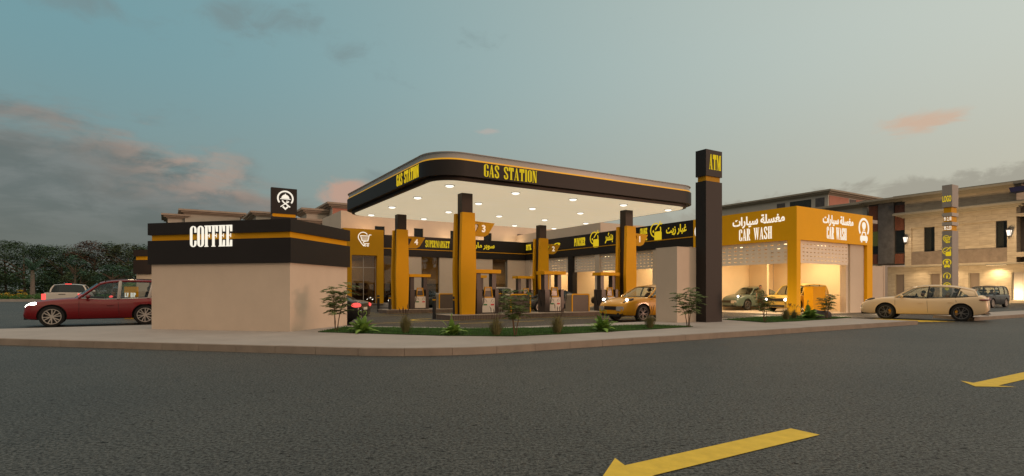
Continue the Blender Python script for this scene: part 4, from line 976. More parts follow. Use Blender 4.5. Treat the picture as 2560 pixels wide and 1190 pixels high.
mb = MB(o); c0 = b_at(1296, aU); mb.box(bU1 + 0.2, bU1 + 0.9, aU - 0.09, aU - 0.003, 5.3, zat(585, Yof(bU1, aU))); mb.build('service_door', M['grey'], sm)
for x in (2.5, 6.0, 9.5, 13.0, 15.8):
    lamp('wall_washer', P(x, WA + 0.75, 5.75), 26, (1.0, 0.66, 0.36), 'POINT', 0.3)

# ------------------------------------------------------------------ coffee kiosk on the cut corner
ck = thing('coffee_kiosk', 'pale coffee kiosk with black band, ochre stripe and glowing COFFEE sign', 'kiosk', CV, R(-13.5)); LX, LY = 4.62, 3.0
z = lambda q: q - ZS
mb = MB(); mb.box(-LX, 0, 0, LY, 0, z(2.03)); mb.build('wall', M['stucco'], ck)
mb = MB(); mb.box(-LX - 0.07, 0.07, -0.07, LY + 0.07, z(2.032), z(2.72)); mb.build('lower_band', M['black'], ck)
mb = MB(); mb.box(-LX + 0.005, -0.005, 0.005, LY - 0.005, z(2.722), z(2.885)); mb.build('stripe', M['yellow'], ck)
mb = MB(); mb.box(-LX - 0.07, 0.07, -0.07, LY + 0.07, z(2.887), z(3.235)); ub = mb.build('upper_band', M['black'], ck)
x0, x1 = x_at(474, -0.1), x_at(579.5, -0.1); Yl = CP((x0 + x1) / 2, -0.1).y
z0, z1 = zat(616.5, Yl), zat(563.5, Yl)
T = Matrix(((1, 0, 0, x0), (0, 0, -1, -0.075), (0, 1, 0, z(z0)), (0, 0, 0, 1)))
mb = MB(); fat_text(mb, 'COFFEE', z1 - z0, x1 - x0, T, 0.014); mb.build('lettering', M['coffee'], ub)
p = Vector((-7.36, 18.0, 0)); b, a = ba(p)
rs = site('roof_sign', 'black square roof sign with white dish and cutlery pin above the coffee kiosk', 'sign', b, a, 3.23)
mb = MB(); mb.box(-0.39, 0.39, 0, 0.16, 0.0, 0.42); mb.build('base', M['black'], rs)
mb = MB(); mb.box(-0.35, 0.35, 0.02, 0.14, 0.422, 0.52); mb.build('band', M['yellow'], rs)
mb = MB(); mb.box(-0.39, 0.39, 0, 0.16, 0.522, 1.35); pn = mb.build('panel', M['black'], rs)
mb = MB(); icon(mb, 'dish', 0.60, face_A(0.03, 0, 0.96), 0.02); mb.build('pictogram', M['signwhite'], pn)
# second kiosk further along the drive-through lane
k2 = thing('order_kiosk', 'smaller pale kiosk with black band behind the red car, mostly hidden by the coffee kiosk', 'kiosk', Vector(((333 - CX) / F * 26.8, 26.8, 0)), R(-13.5))
mb = MB(); mb.box(0.09, 3.6, 0.09, 2.6, 0, 2.08); mb.build('wall', M['stucco'], k2)
mb = MB(); mb.box(0, 3.7, 0, 2.7, 2.082, 2.75); mb.build('lower_band', M['brown'], k2)
mb = MB(); mb.box(0.08, 3.6, 0.08, 2.6, 2.752, 2.93); mb.build('stripe', M['yellow'], k2)
mb = MB(); mb.box(0, 3.7, 0, 2.7, 2.932, 3.24); mb.build('upper_band', M['brown'], k2)
lamp('kiosk_lamp', Vector((-17.2, 25.2, 2.6)), 14, (1.0, 0.72, 0.42), 'POINT', 0.2)
og = thing('order_board', 'ochre board with white letters seen through the red car window', 'sign', Vector(((326 - CX) / F * 25.4, 25.4, 0)), R(-5))
mb = MB(); mb.box(-0.30, 0.30, 0, 0.12, 0.0, 1.46); bd = mb.build('panel', M['yellow'], og)
mb = MB(); fat_text(mb, 'LV IUP', 0.20, 0.52, Matrix(((1, 0, 0, -0.26), (0, 0, -1, 0), (0, 1, 0, 0.98), (0, 0, 0, 1))), 0.02); mb.build('lettering', M['signwhite'], bd)

# ------------------------------------------------------------------ white block, ATM pylon, price pylon, ochre block
pb = G(1692.7, 806.6, ZS); b, a = ba(pb)
s = site('machine_block', 'plain pale block standing left of the black ATM pylon', 'wall block', b, a, ZS)
mb = MB(); mb.box(0, 2.3, 0, 1.0, 0, 2.80 - ZS); mb.build('wall', M['stucco'], s)
mb = MB(); mb.box(-0.003, 2.303, -0.003, 1.003, 2.802 - ZS, 2.83 - ZS); mb.build('coping', M['stucco'], s)
pb = G(1765, 806, ZS); b, a = ba(pb); h = zat(371.8, pb.y) - ZS
s = site('atm_pylon', 'tall black pylon with yellow ATM letters and ochre neck', 'pylon', b, a, ZS)
wB = b_at(1805.2, a) - b; wA = 0.46
zn0, zn1 = zat(449, pb.y) - ZS - 0.03, zat(438, pb.y) - ZS
mb = MB(); mb.box(0, wB, 0, wA, 0, zn0); mb.build('shaft', M['black'], s)
mb = MB(); mb.box(0.06, wB - 0.06, 0.05, wA - 0.05, zn0 + 0.002, zn1 - 0.002); mb.build('neck', M['yellow2'], s)
mb = MB(); mb.box(0, wB, 0, wA, zn1, h); hd = mb.build('head', M['black'], s)
x0 = b_at(1773, a) - b; x1 = b_at(1801.5, a) - b
mb = MB(); fat_text(mb, 'ATM', 0.54, x1 - x0, face_A(x0, 0, zat(425, pb.y + 0.25) - ZS), 0.012); mb.build('lettering', M['signyel'], hd)
pb = Vector(((2380.5 - CX) / F * 36.0, 36.0, 0)); b, a = ba(pb)
s = site('price_pylon', 'tall grey fuel price pylon reading LOGO, 91 2.18 and 95 2.33', 'pylon', b, a, 0)
Yp = 36.0; wa = a_at(2355, b) - a; wb = b_at(2396, a) - b; zz = lambda v: zat(v, Yp)
def seg(nm, v0, v1, m, ins): 
    mb = MB(); mb.box(ins, wb - ins, ins, wa - ins, zz(v0) + 0.001, zz(v1) - 0.001); return mb.build(nm, m, s)
body = seg('shaft', 765, 576, M['metal'], 0.0); mb = MB(); mb.box(0.001, wb - 0.001, 0.001, wa - 0.001, 0, zz(765)); mb.build('base', M['metal'], s)
p3 = seg('price_panel', 576, 563, M['yellow'], 0.07); seg('spacer', 562.5, 554, M['metal2'], 0.0); p2 = seg('price_panel', 553, 540, M['yellow'], 0.07); seg('spacer', 539.5, 531, M['metal2'], 0.0); p1 = seg('ochre_panel', 530.5, 517, M['yellow'], 0.07)
hd = seg('head', 516.5, 460.5, M['metal'], 0.0)
mb = MB(); font_mesh(mb, 'LOGO', 0.40, face_B(-0.0, wa - 0.03, zz(503)), wid=wa - 0.08, d=0.012, bold=0.02); mb.build('lettering', M['signyel'], hd)
for pp, tx, vv in ((p2, '91 2.18', 552), (p3, '95 2.33', 575.2)):
    mb = MB(); font_mesh(mb, tx, 0.25, face_B(0.07, wa - 0.09, zz(vv) + 0.04), wid=wa - 0.16, d=0.012, bold=0.015); mb.build('lettering', M['signwhite'], pp)
for vv, kd, sz in ((597, 'cart', 0.50), (629, 'tyre', 0.58), (658, 'wash', 0.58), (690, 'man', 0.52), (716, 'dish', 0.5)):
    mb = MB(); icon(mb, kd, sz, face_B(0, wa / 2, zz(vv)), 0.02); mb.build('pictogram', M['signyel'], body)
pb = G(2033, 783); b, a = ba(pb)
s = site('vacuum_block', 'plain ochre block standing at the car wash corner behind a shrub', 'block', b, a, 0.005)
mb = MB(); mb.box(0, b_at(2064, a) - b, 0, 0.55, 0, zat(717, pb.y)); mb.build('casing', M['yellow'], s)
mb = MB(); mb.box(-0.02, b_at(2064, a) - b + 0.02, -0.02, 0.57, zat(717, pb.y) + 0.002, zat(717, pb.y) + 0.03); mb.build('cap', M['yellow2'], s)
s = site('boundary_wall', 'pale boundary wall between the car wash and the stone villa', 'wall', 25.3, -4.2, 0)
mb = MB(); mb.box(0, b_at(2208, -4.2) - 25.3, 0, 0.25, 0, 2.85); mb.build('wall', M['stucco2'], s)
mb = MB(); mb.box(b_at(2208, -4.2) - 25.297, b_at(2208, -4.2) - 25.1, -0.02, 0.3, 0, 2.9); mb.build('pier', M['stucco'], s)
# ------------------------------------------------------------------ vehicles
def curve(keys, x):
    ks = sorted(keys); 
    if x <= ks[0][0]: return ks[0][1]
    if x >= ks[-1][0]: return ks[-1][1]
    for i in range(len(ks) - 1):
        if ks[i][0] <= x <= ks[i + 1][0]:
            x0, y0 = ks[i]; x1, y1 = ks[i + 1]; t = (x - x0) / (x1 - x0)
            def sl(k):
                if k == 0 or k == len(ks) - 1: return (ks[min(k + 1, len(ks) - 1)][1] - ks[max(k - 1, 0)][1]) / (ks[min(k + 1, len(ks) - 1)][0] - ks[max(k - 1, 0)][0])
                a = (ks[k][1] - ks[k - 1][1]) / (ks[k][0] - ks[k - 1][0]); b = (ks[k + 1][1] - ks[k][1]) / (ks[k + 1][0] - ks[k][0])
                return 0 if a * b <= 0 else 2 * a * b / (a + b)
            m0, m1 = sl(i) * (x1 - x0), sl(i + 1) * (x1 - x0)
            return (2 * t**3 - 3 * t**2 + 1) * y0 + (t**3 - 2 * t**2 + t) * m0 + (-2 * t**3 + 3 * t**2) * y1 + (t**3 - t**2) * m1
STY = dict(
    coupe=dict(L=4.92, W=1.96, xf=1.37, xr=-1.52, r=0.385, deck=[(-2.46, .78), (-2.43, .98), (-2.36, 1.10), (-2.15, 1.19), (-1.5, 1.13), (0, 1.08), (.95, 1.12), (1.25, 1.11), (1.75, 1.055), (2.1, .975), (2.32, .87), (2.43, .76), (2.46, .62)],
               A0=(1.06, 1.11), roof=[(.32, 1.56), (-.1, 1.635), (-.5, 1.655), (-1.1, 1.62), (-1.6, 1.53), (-2.0, 1.42)], D0=(-2.18, 1.19), belt0=(1.0, 1.10), patch=.88, B=.42, C=.72, wr=.70),
    boxy=dict(L=4.9, W=1.98, xf=1.45, xr=-1.42, r=0.385, deck=[(-2.45, .62), (-2.43, 1.02), (-2.36, 1.10), (0, 1.08), (1.0, 1.11), (1.9, 1.09), (2.25, 1.03), (2.40, .92), (2.45, .62)],
              A0=(1.10, 1.12), roof=[(.50, 1.72), (.1, 1.79), (-.8, 1.83), (-1.7, 1.80), (-2.12, 1.75)], D0=(-2.36, 1.11), belt0=(1.02, 1.11), patch=.94, B=.36, C=.68, wr=.76),
    wagon=dict(L=4.55, W=1.86, xf=1.50, xr=-1.26, r=0.37, deck=[(-2.27, .70), (-2.25, .95), (-2.15, 1.06), (-1.5, 1.05), (0, 1.01), (.74, 1.05), (1.0, 1.035), (1.4, 1.0), (1.8, .95), (2.1, .87), (2.23, .76), (2.275, .58)],
               A0=(.78, 1.05), roof=[(.14, 1.58), (-.14, 1.66), (-.74, 1.71), (-1.4, 1.70), (-2.0, 1.64)], D0=(-2.2, 1.06), belt0=(.76, 1.045), patch=.93, B=.42, C=.72, wr=.74),
    sedan=dict(L=4.9, W=1.90, xf=1.48, xr=-1.40, r=0.345, deck=[(-2.45, .66), (-2.42, .88), (-2.30, .98), (-1.9, 1.01), (-1.2, .97), (0, .92), (.9, .93), (1.5, .89), (2.1, .78), (2.36, .66), (2.45, .48)],
               A0=(1.02, .95), roof=[(.15, 1.35), (-.2, 1.41), (-.6, 1.43), (-1.0, 1.39), (-1.2, 1.34)], D0=(-1.92, 1.01), belt0=(.95, .94), patch=.86, B=.44, C=.80, wr=.66),
    truck=dict(L=5.3, W=1.90, xf=1.75, xr=-1.45, r=0.385, deck=[(-2.65, .62), (-2.64, 1.13), (-2.60, 1.18), (-.7, 1.18), (.2, 1.17), (1.1, 1.20), (1.8, 1.15), (2.35, 1.05), (2.58, .90), (2.65, .6)],
               A0=(1.15, 1.21), roof=[(.60, 1.60), (.2, 1.66), (-.2, 1.67), (-.62, 1.63)], D0=(-.84, 1.19), belt0=(1.1, 1.19), patch=.90, B=.45, C=.80, wr=.76))
def make_car(name, label, style, body_mat, loc, heading, rim='alloy', lit=True, seats='seat', tail=False, glass='cglass', trimstyle='dark', caliper=False, plate=True, rails=False, cat='car', group=None, zfix=0.0, size=1.0):
    """heading: unit 2-D vector the bonnet points along; loc: ground point under the middle of the car."""
    S = STY[style]; L_, W, xf, xr, r = S['L'], S['W'], S['xf'], S['xr'], S['r']; hw = W / 2; x1 = L_ / 2
    root = thing(name, label, cat, (loc[0], loc[1], zfix), math.atan2(heading[1], heading[0]), group)
    wk = [(-x1, hw * .80), (-x1 + .06, hw * .89), (-x1 + .35, hw * .965), (-.8, hw), (.9, hw), (x1 - .75, hw * .975), (x1 - .3, hw * .93), (x1 - .10, hw * .865), (x1, hw * .76)]
    g_ = .20 if style == 'sedan' else .27 if style == 'coupe' else .25
    bk = [(-x1, g_ + .20), (-x1 + .12, g_ + .09), (-x1 + .5, g_), (0, g_), (x1 - .6, g_), (x1 - .15, g_ + .02), (x1, g_ + .09)]
    zsoft = .05 if style in ('boxy', 'truck') else .085
    def ringpts(x):
        w, zb, zd = curve(wk, x), curve(bk, x), curve(S['deck'], x); zs = zd - zsoft; zm = zb + (zs - zb) * .52
        return [(0, zb), (w * .80, zb), (w * .93, zb + .03), (w * .975, zb + .12), (w * .995, zb + (zm - zb) * .7), (w, zm + .04), (w * .992, zm + (zs - zm) * .55), (w * .972, zs - .03), (w * .945, zs + .015), (w * .90, zs + .045), (w * .62, zd - .008), (w * .3, zd), (0, zd + .003)]
    def side_y(x, z):
        p = ringpts(x)[2:10]
        for (ya, za), (yb, zb_) in zip(p, p[1:]):
            if za <= z <= zb_ and zb_ > za: return ya + (yb - ya) * (z - za) / (zb_ - za)
        return p[-1][0] if z > p[-1][1] else p[0][0]
    n = 40; xs = [-x1 * math.cos(math.pi * i / (n - 1)) for i in range(n)]
    rows = []
    for x in xs:
        h_ = ringpts(x); rows.append([(x, y, z) for y, z in h_] + [(x, -y, z) for y, z in h_[-2:0:-1]])
    mb = MB(); k = len(rows[0])
    mb.add([p for q in rows for p in q], [(i * k + j, i * k + (j + 1) % k, (i + 1) * k + (j + 1) % k, (i + 1) * k + j) for i in range(n - 1) for j in range(k)] + [tuple(range(k - 1, -1, -1)), tuple((n - 1) * k + j for j in range(k))])
    body = mb.build('body', [body_mat, M['trim']], root)
    bm = bmesh.new(); bm.from_mesh(body.data); bmesh.ops.recalc_face_normals(bm, faces=bm.faces); bm.to_mesh(body.data); bm.free()
    # wheel arches cut out of the shell
    ra = r + .055; cut = MB()
    for xa in (xf, xr):
        for s in (-1, 1):
            cut.tube([(xa, s * (hw - .30), r + .01), (xa, s * (hw + .3), r + .01)], ra, 28)
    co = cut.build('cutter', M['trim'])
    bm = bmesh.new(); bm.from_mesh(co.data); bmesh.ops.recalc_face_normals(bm, faces=bm.faces); bm.to_mesh(co.data); bm.free()
    body.parent = None
    md = body.modifiers.new('arch', 'BOOLEAN'); md.operation = 'DIFFERENCE'; md.object = co; md.solver = 'EXACT'
    dg = bpy.context.evaluated_depsgraph_get(); dg.update()
    me = bpy.data.meshes.new_from_object(body.evaluated_get(dg)); body.modifiers.clear(); body.data = me; bpy.data.objects.remove(co); body.parent = root
    me.materials.clear(); me.materials.append(body_mat); me.materials.append(M['trim'])
    zt = .30 if style != 'sedan' else .22
    for f in me.polygons:
        c = f.center; d = min(math.hypot(c.x - xf, c.z - r - .01), math.hypot(c.x - xr, c.z - r - .01))
        f.material_index = 1 if (d < ra + .004 and (abs(f.normal.y) < .35 or abs(c.y) < hw - .24)) or c.z < g_ + .012 else 0
    shade(me, 30)
    # wheels
    for xa, ax in ((xf, 'f'), (xr, 'r')):
        for s in (-1, 1):
            yo = s * (hw - .03); T = Matrix.Translation((xa, yo, r)) @ Matrix.Rotation(R(-90 * s), 4, 'X')
            mb = MB(); mb.lathe([(r * .66, -.20), (r * .93, -.215), (r, -.185), (r, -.03), (r * .95, 0), (r * .74, .004), (r * .70, -.02), (r * .66, -.2)], 28, T)
            wl = mb.build('wheel', M['rubber'], root, 40)
            mb = MB(); mb.lathe([(r * .74, .0), (r * .72, .012), (r * .675, .010), (r * .66, -.03), (r * .66, -.1)], 28, T)
            mb.lathe([(.001, .0), (.055, .0), (.065, -.02), (.06, -.06)], 12, T)
            ns = 5 if rim != 'silver' else 6
            for q in range(ns):
                for dq in (-.11, .11) if rim != 'multi' else (-.2, .2):
                    t = 2 * math.pi * q / ns + dq + .3; t2 = 2 * math.pi * q / ns + dq * 1.9 + .3
                    wv = .024 if rim != 'silver' else .032
                    p0 = Vector((math.cos(t) * .05, math.sin(t) * .05, -.005)); p1 = Vector((math.cos(t2) * r * .68, math.sin(t2) * r * .68, .004)); nn = Vector((-math.sin(t2), math.cos(t2), 0)) * wv / 2; dz = Vector((0, 0, .03))
                    mb.add([T @ v for v in (p0 - nn, p0 + nn, p1 + nn, p1 - nn, p0 - nn - dz, p0 + nn - dz, p1 + nn - dz, p1 - nn - dz)], [(0, 1, 2, 3), (0, 3, 7, 4), (1, 5, 6, 2), (4, 7, 6, 5)])
            mb.build('rim', M['silver'] if rim in ('silver', 'multi') else M['alloy'], wl, 40)
            mb = MB(); mb.lathe([(.001, -.085), (r * .60, -.085), (r * .60, -.10)], 20, T); mb.lathe([(.001, -.13), (r * .66, -.13)], 20, T); mb.build('brake_disc', M['inter'], wl)
            if caliper:
                mb = MB(); sg = -1 if ax == 'f' else 1
                pts = arc(0, 0, r * .58, r * .58, -38, 38, 6) + arc(0, 0, r * .34, r * .34, 38, -38, 6)
                TT = Matrix.Translation((xa, yo, r)) @ Matrix.Rotation(R(-90), 4, 'X') if s > 0 else Matrix.Translation((xa, yo, r)) @ Matrix.Rotation(R(90), 4, 'X')
                mb.prism([(sg * x, y) for x, y in pts], -.082, -.04, TT); mb.build('brake_caliper', M['caliper'], wl)
    # glasshouse
    A0, D0, rf = S['A0'], S['D0'], S['roof']; wr = hw * S['wr']
    nE = 12; rx = [rf[0][0] + (rf[-1][0] - rf[0][0]) * i / nE for i in range(nE + 1)]
    taper = lambda x: wr * (1 - .05 * max(0, (rf[0][0] - .5 - x)) / 2 * (1.6 if style == 'coupe' else .6))
    edge = [Vector((x, taper(x), curve([(p[0], p[1]) for p in rf], x) - .05)) for x in rx]
    b0 = Vector((S['belt0'][0], 0, S['belt0'][1])); bp = []
    for i in range(nE + 1):
        t = i / nE; x = b0.x + (D0[0] + .10 - b0.x) * t; zb = curve(S['deck'], x) - zsoft + .046; bp.append(Vector((x, curve(wk, x) * .90, zb)))
    fl = lambda v: Vector((v.x, -v.y, v.z))
    def ins(p, q, t, o_):
        v = p.lerp(q, t); return v + Vector((0, 0.045 * math.sin(math.pi * min(1, max(0, t))) + o_, 0))
    def side_strip(i0, i1, o_, s, t0=0.0, t1=1.0, sub=4):
        rws = []
        for i in range(i0, i1 + 1):
            rws.append([Vector((v.x, v.y * s, v.z)) for v in (ins(bp[i], edge[i], t0 + (t1 - t0) * k / sub, o_) for k in range(sub + 1))])
        return rws
    nB, nC, nP = round(S['B'] * nE), round(S['C'] * nE), round(S['patch'] * nE)
    gmat = M[glass]
    for s in (1, -1):
        for i0, i1 in ((0, nB), (nB, nC), (nC, max(nP, nC))):
            if i1 <= i0: continue
            mb = MB(); mb.grid(side_strip(i0, i1, 0, s)); mb.build('side_window', gmat, root, 60)
        mb = MB()
        for ip in (nB, nC):
            if ip >= nE: continue
            xe = bp[ip].x - (.06 if ip == nB else .16); te = max(0, min(1, (rx[0] - xe) / (rx[0] - rx[-1]))) * nE; ie = min(nE - 1, int(te)); etop = edge[ie].lerp(edge[ie + 1], te - ie)
            v = [ins(bp[ip], etop, t / 4, .006) for t in range(5)]
            mb.tube([Vector((p.x, p.y * s, p.z)) for p in v], .055 if trimstyle == 'silver' else .036, 5)
        mb.tube([Vector((p.x, (p.y + .004) * s, p.z + .004)) for p in bp], .016, 5)
        mb.build('window_trim', M['silver'] if trimstyle == 'silver' else M['trim'], root, 50)
        mb = MB(); v = [ins(bp[0], edge[0], t / 5, .004) for t in range(6)]; mb.tube([Vector((p.x, p.y * s, p.z)) for p in v], [.040] * 6, 6)
        mb.tube([Vector((p.x, p.y * s, p.z)) for p in edge], .040, 6)
        if nP < nE:
            lean = .20 if style == 'coupe' else .04; pt = lambda lst, q: lst[min(nE - 1, int(q))].lerp(lst[min(nE - 1, int(q)) + 1], q - min(nE - 1, int(q))); rws = []
            for q in range(7):
                lo, hi = pt(bp, nP + (nE - nP) * q / 6), pt(edge, nP - lean * nE + (nE - nP + lean * nE) * q / 6); rws.append([Vector((v.x, v.y * s, v.z)) for v in (ins(lo, hi, k / 4, .008) for k in range(5))])
            mb.grid(rws)
        v = [ins(bp[nE], edge[nE], t / 5, .004) for t in range(6)]; mb.tube([Vector((p.x, p.y * s, p.z)) for p in v], .040, 6)
        mb.build('pillar', body_mat, root, 50)
    rws = []
    for e in edge:
        rws.append([Vector((e.x, e.y * (1 - 2 * k / 8), e.z + .028 + .055 * (1 - (1 - 2 * k / 8) ** 2))) for k in range(9)])
    mb = MB(); mb.grid(rws); mb.grid([[p - Vector((0, 0, .05)) for p in q] for q in rws]); mb.build('roof', body_mat, root, 50)
    def screen(lo, hi, bulge, z_):
        rws = []
        for j in range(6):
            t = j / 5; a = lo.lerp(hi, t); rws.append([Vector((a.x + bulge * (1 - .4 * t) * (1 - (1 - 2 * k / 8) ** 2), a.y * (1 - 2 * k / 8), a.z + z_ * (1 - (1 - 2 * k / 8) ** 2) * (t + .6))) for k in range(9)])
        return rws
    mb = MB(); mb.grid(screen(bp[0], edge[0], .16, .03)); mb.build('windscreen', gmat, root, 60)
    mb = MB(); mb.grid(screen(bp[nE], edge[nE], -.10, .03)); mb.build('rear_window', gmat, root, 60)
    if rails:
        for s in (1, -1):
            mb = MB(); mb.tube([(p.x, p.y * s * .95, p.z + .075) for p in edge[1:]], .018, 5)
            for q in (1, 6, nE): mb.tube([(edge[q].x, edge[q].y * s * .95, edge[q].z + .02), (edge[q].x, edge[q].y * s * .95, edge[q].z + .075)], .02, 5)
            mb.build('roof_rail', M['trim'], root, 50)
    # cabin
    mb = MB(); top = [Vector((p.x, p.y * .97, curve(S['deck'], p.x) - zsoft + .02)) for p in bp]
    rws = [[Vector((p.x, p.y * q, p.z + .006 + (curve(S['deck'], p.x) - p.z) * (1 - q * q))) for q in (1, .7, .35, 0, -.35, -.7, -1)] for p in top]
    mb.grid([[v + Vector((0, 0, .008)) for v in q] for q in rws]); mb.build('cabin_trim', M['inter'], root)
    zc = curve(S['deck'], 0)
    mb = MB(); mb.box(b0.x - .75, b0.x - .28, -hw * .72, hw * .72, zc, zc + .07); mb.tube([(b0.x - .80, hw * .38 + .17 * math.cos(R(t)), zc + .03 + .15 * math.sin(R(t))) for t in range(0, 361, 30)], .016, 5); mb.build('dashboard', M['inter'], root)
    xseat = bp[nB].x + .02
    def seat(x, y):
        mb = MB(); mb.prism(arc(0, 0.0, .23, .34, 0, 180, 10) + [(-.22, -.3), (.22, -.3)], -.055, .055, Matrix(((-.25, 0, 1, x), (1, 0, 0, y), (0, 1, 0, zc - .06), (0, 0, 0, 1))) if False else Matrix(((0, -.22, 1, x), (1, 0, 0, y), (0, 1, 0, zc - .10), (0, 0, 0, 1))))
        mb.ball((x - .11, y, zc + .36), (.06, .14, .10), 10, 6); mb.build('seat', M[seats], root, 40)
    for y in (hw * .38, -hw * .38): seat(xseat, y)
    if style != 'truck':
        for y in (hw * .40, -hw * .40): seat(xseat - .92, y)
    # face
    zn = curve(S['deck'], x1 - .06)
    T = Matrix(((0, 0, 1, 0), (1, 0, 0, 0), (0, 1, 0, 0), (0, 0, 0, 1)))
    def plaque(nm, x, y0, y1, z0, z1, m, d=.05, rad=.03, parent=root, bend=.0):
        p = arc(y1 - rad, z1 - rad, rad, rad, 0, 90, 4) + arc(y0 + rad, z1 - rad, rad, rad, 90, 180, 4) + arc(y0 + rad, z0 + rad, rad, rad, 180, 270, 4) + arc(y1 - rad, z0 + rad, rad, rad, 270, 360, 4)
        mb = MB(); Tm = T.copy(); Tm[0][0] = bend; Tm[0][3] = x - bend * (y0 + y1) / 2; mb.prism(p, -d, 0, Tm); return mb.build(nm, m, parent)
    if style == 'coupe':
        plaque('grille', x1 + .012, -.40, .40, .54, .70, M['trim'], .3)
        for s in (1, -1):
            plaque('bumper_lamp', x1 + .010, min(s * .42, s * .80), max(s * .42, s * .80), .50, .70, M['drl'], .3, .06, bend=-.20 * s)
            plaque('bumper_inlet', x1 - .008, min(s * .45, s * .76), max(s * .45, s * .76), .34, .41, M['trim'], .25, bend=-.20 * s)
            c = Vector((x1 - .40, s * .735, .955)); Tm = Matrix.Rotation(R(-24 * s), 4, 'Z') @ Matrix.Rotation(R(19), 4, 'Y')
            mb = MB(); mb.ball(c, (.27, .105, .070), 16, 10, Tm); hl = mb.build('headlight', M['headoff'], root, 60)
            if lit:
                mb = MB(); mb.ball(c + Vector((.115, s * .025, .035)), .058, 10, 8); mb.build('beam_lens', M['headon'], hl, 60)
        plaque('lower_grille', x1 - .005, -.62, .62, .25, .34, M['trim'], .3)
    elif style in ('boxy', 'truck'):
        plaque('grille', x1 + .012, -.50, .50, .70, .88, M['trim'], .25); plaque('lower_grille', x1 + .006, -.62, .62, .32, .46, M['trim'], .25)
        for s in (1, -1):
            hl = plaque('headlight', x1 - .03, min(s * .54, s * .84), max(s * .54, s * .84), .70, .90, M['headoff'], .3, .05, bend=-.22 * s)
            if lit:
                mb = MB(); mb.ball((x1 - .03, s * .66, .80), .078, 12, 8); mb.build('beam_lens', M['headon'], hl, 60)
    else:
        plaque('grille', x1 + .010, -.42, .42, .50, .68, M['trim'], .25); plaque('lower_grille', x1 - .0, -.60, .60, .27, .38, M['trim'], .25)
        for s in (1, -1):
            c = Vector((x1 - .22, s * hw * .76, .76 if style == 'wagon' else .63)); Tm = Matrix.Rotation(R(-32 * s), 4, 'Z') @ Matrix.Rotation(R(22), 4, 'Y')
            mb = MB(); mb.ball(c, (.22, .10, .10), 16, 10, Tm); hl = mb.build('headlight', M['headon'] if lit == 'full' else M['headoff'], root, 60)
            if lit and lit != 'full':
                mb = MB(); mb.ball(c + Vector((.13, s * .03, .01)), .07, 10, 8); mb.build('beam_lens', M['headon'], hl, 60)
    # tail
    rl = M['redon'] if tail else M['redoff']; zr = {'coupe': .98, 'boxy': .92, 'wagon': .95, 'sedan': .80, 'truck': .78}[style]
    for s in (1, -1):
        if style == 'truck': plaque('tail_light', -x1 - .012, min(s * .74, s * .93), max(s * .74, s * .93), .76, 1.10, rl, -.06, .02)
        else:
            c = Vector((-x1 + .16, s * hw * .82, zr)); Tm = Matrix.Rotation(R(26 * s), 4, 'Z')
            mb = MB(); mb.ball(c, (.21, .16, .055 if style == 'coupe' else .105), 16, 10, Tm); mb.build('tail_light', rl, root, 60)
    if style == 'truck':
        plaque('tailgate', -x1 - .008, -.72, .72, .66, 1.14, body_mat, -.04, .03); plaque('rear_bumper', -x1 - .05, -.92, .92, .42, .56, M['chrome'], -.10, .03)
        plaque('gate_handle', -x1 - .016, -.16, .16, 1.05, 1.09, M['trim'], -.03, .01)
        mb = MB(); mb.box(-x1 + .06, -.92, -hw * .86, hw * .86, 1.186, 1.205); mb.build('bed_cover', M['trim'], root)
        mb = MB(); mb.tube([(-.70, -.16, 1.69), (-.70, .16, 1.69)], .025, 6); mb.build('brake_light', rl, root)
    else:
        plaque('bumper_insert', -x1 - .004, -.62, .62, .42, .50, M['trim'], -.2, .02)
        for s in (1, -1):
            mb = MB(); mb.tube([(-x1 + .25, s * .58, .33), (-x1 - .015, s * .60, .33)], .045, 10); mb.build('exhaust', M['chrome'], root, 50)
    if plate: plaque('number_plate', -x1 - .006, -.25, .25, .60 if style != 'truck' else .45, .71 if style != 'truck' else .55, M['plate'], -.03, .01)
    # door lines, handles, mirrors
    xb = bp[nB].x; xc = bp[nC].x if style != 'truck' else D0[0] + .1
    mb = MB()
    for xd, lean in ((b0.x - .02, .0), (xb, .05), (xc - .08, .25)):
        pts = []
        for t in range(9):
            z_ = .36 + (curve(S['deck'], xd) - zsoft - .36) * t / 8; x_ = xd + lean * (t / 8 - .5) * .6; pts.append(t)
            pts[-1] = (x_, z_)
        for s in (1, -1):
            ok = [(x_, s * (side_y(x_, z_) + .001), z_) for x_, z_ in pts if min(math.hypot(x_ - xf, z_ - r), math.hypot(x_ - xr, z_ - r)) > ra + .02]
            if len(ok) > 1: mb.tube(ok, .0055, 4)
    mb.build('door_seam', M['trim'], root)
    for s in (1, -1):
        for xh in (xb + .26, xc + .16):
            zh = curve(S['deck'], xh) - zsoft - .17; mb = MB(); yh = side_y(xh, zh)
            mb.tube([(xh - .10, s * (yh + .004), zh), (xh - .05, s * (yh + .028), zh), (xh + .06, s * (yh + .028), zh), (xh + .10, s * (yh + .004), zh)], .014, 6); mb.build('door_handle', body_mat, root, 60)
        p = bp[1]; mb = MB(); mb.ball((p.x - .04, s * (p.y + .17), p.z + .07), (.07, .115, .075), 12, 8); mb.tube([(p.x - .02, s * (p.y + .0), p.z + .01), (p.x - .03, s * (p.y + .12), p.z + .04)], .022, 6); mb.build('wing_mirror', body_mat, root, 60)
    root.scale = (size / K,) * 3
    return root
def by_wheel(p, h, style, axle, side):
    """Ground point under the middle of a car whose given wheel stands on p; side +1 = the car's left."""
    S = STY[style]; h = Vector((h[0], h[1], 0)).normalized(); n = Vector((-h.y, h.x, 0))
    q = Vector((p[0], p[1], 0)); return q - h * (S['xf'] if axle == 'f' else S['xr']) / K - n * side * (S['W'] / 2 - .13) / K
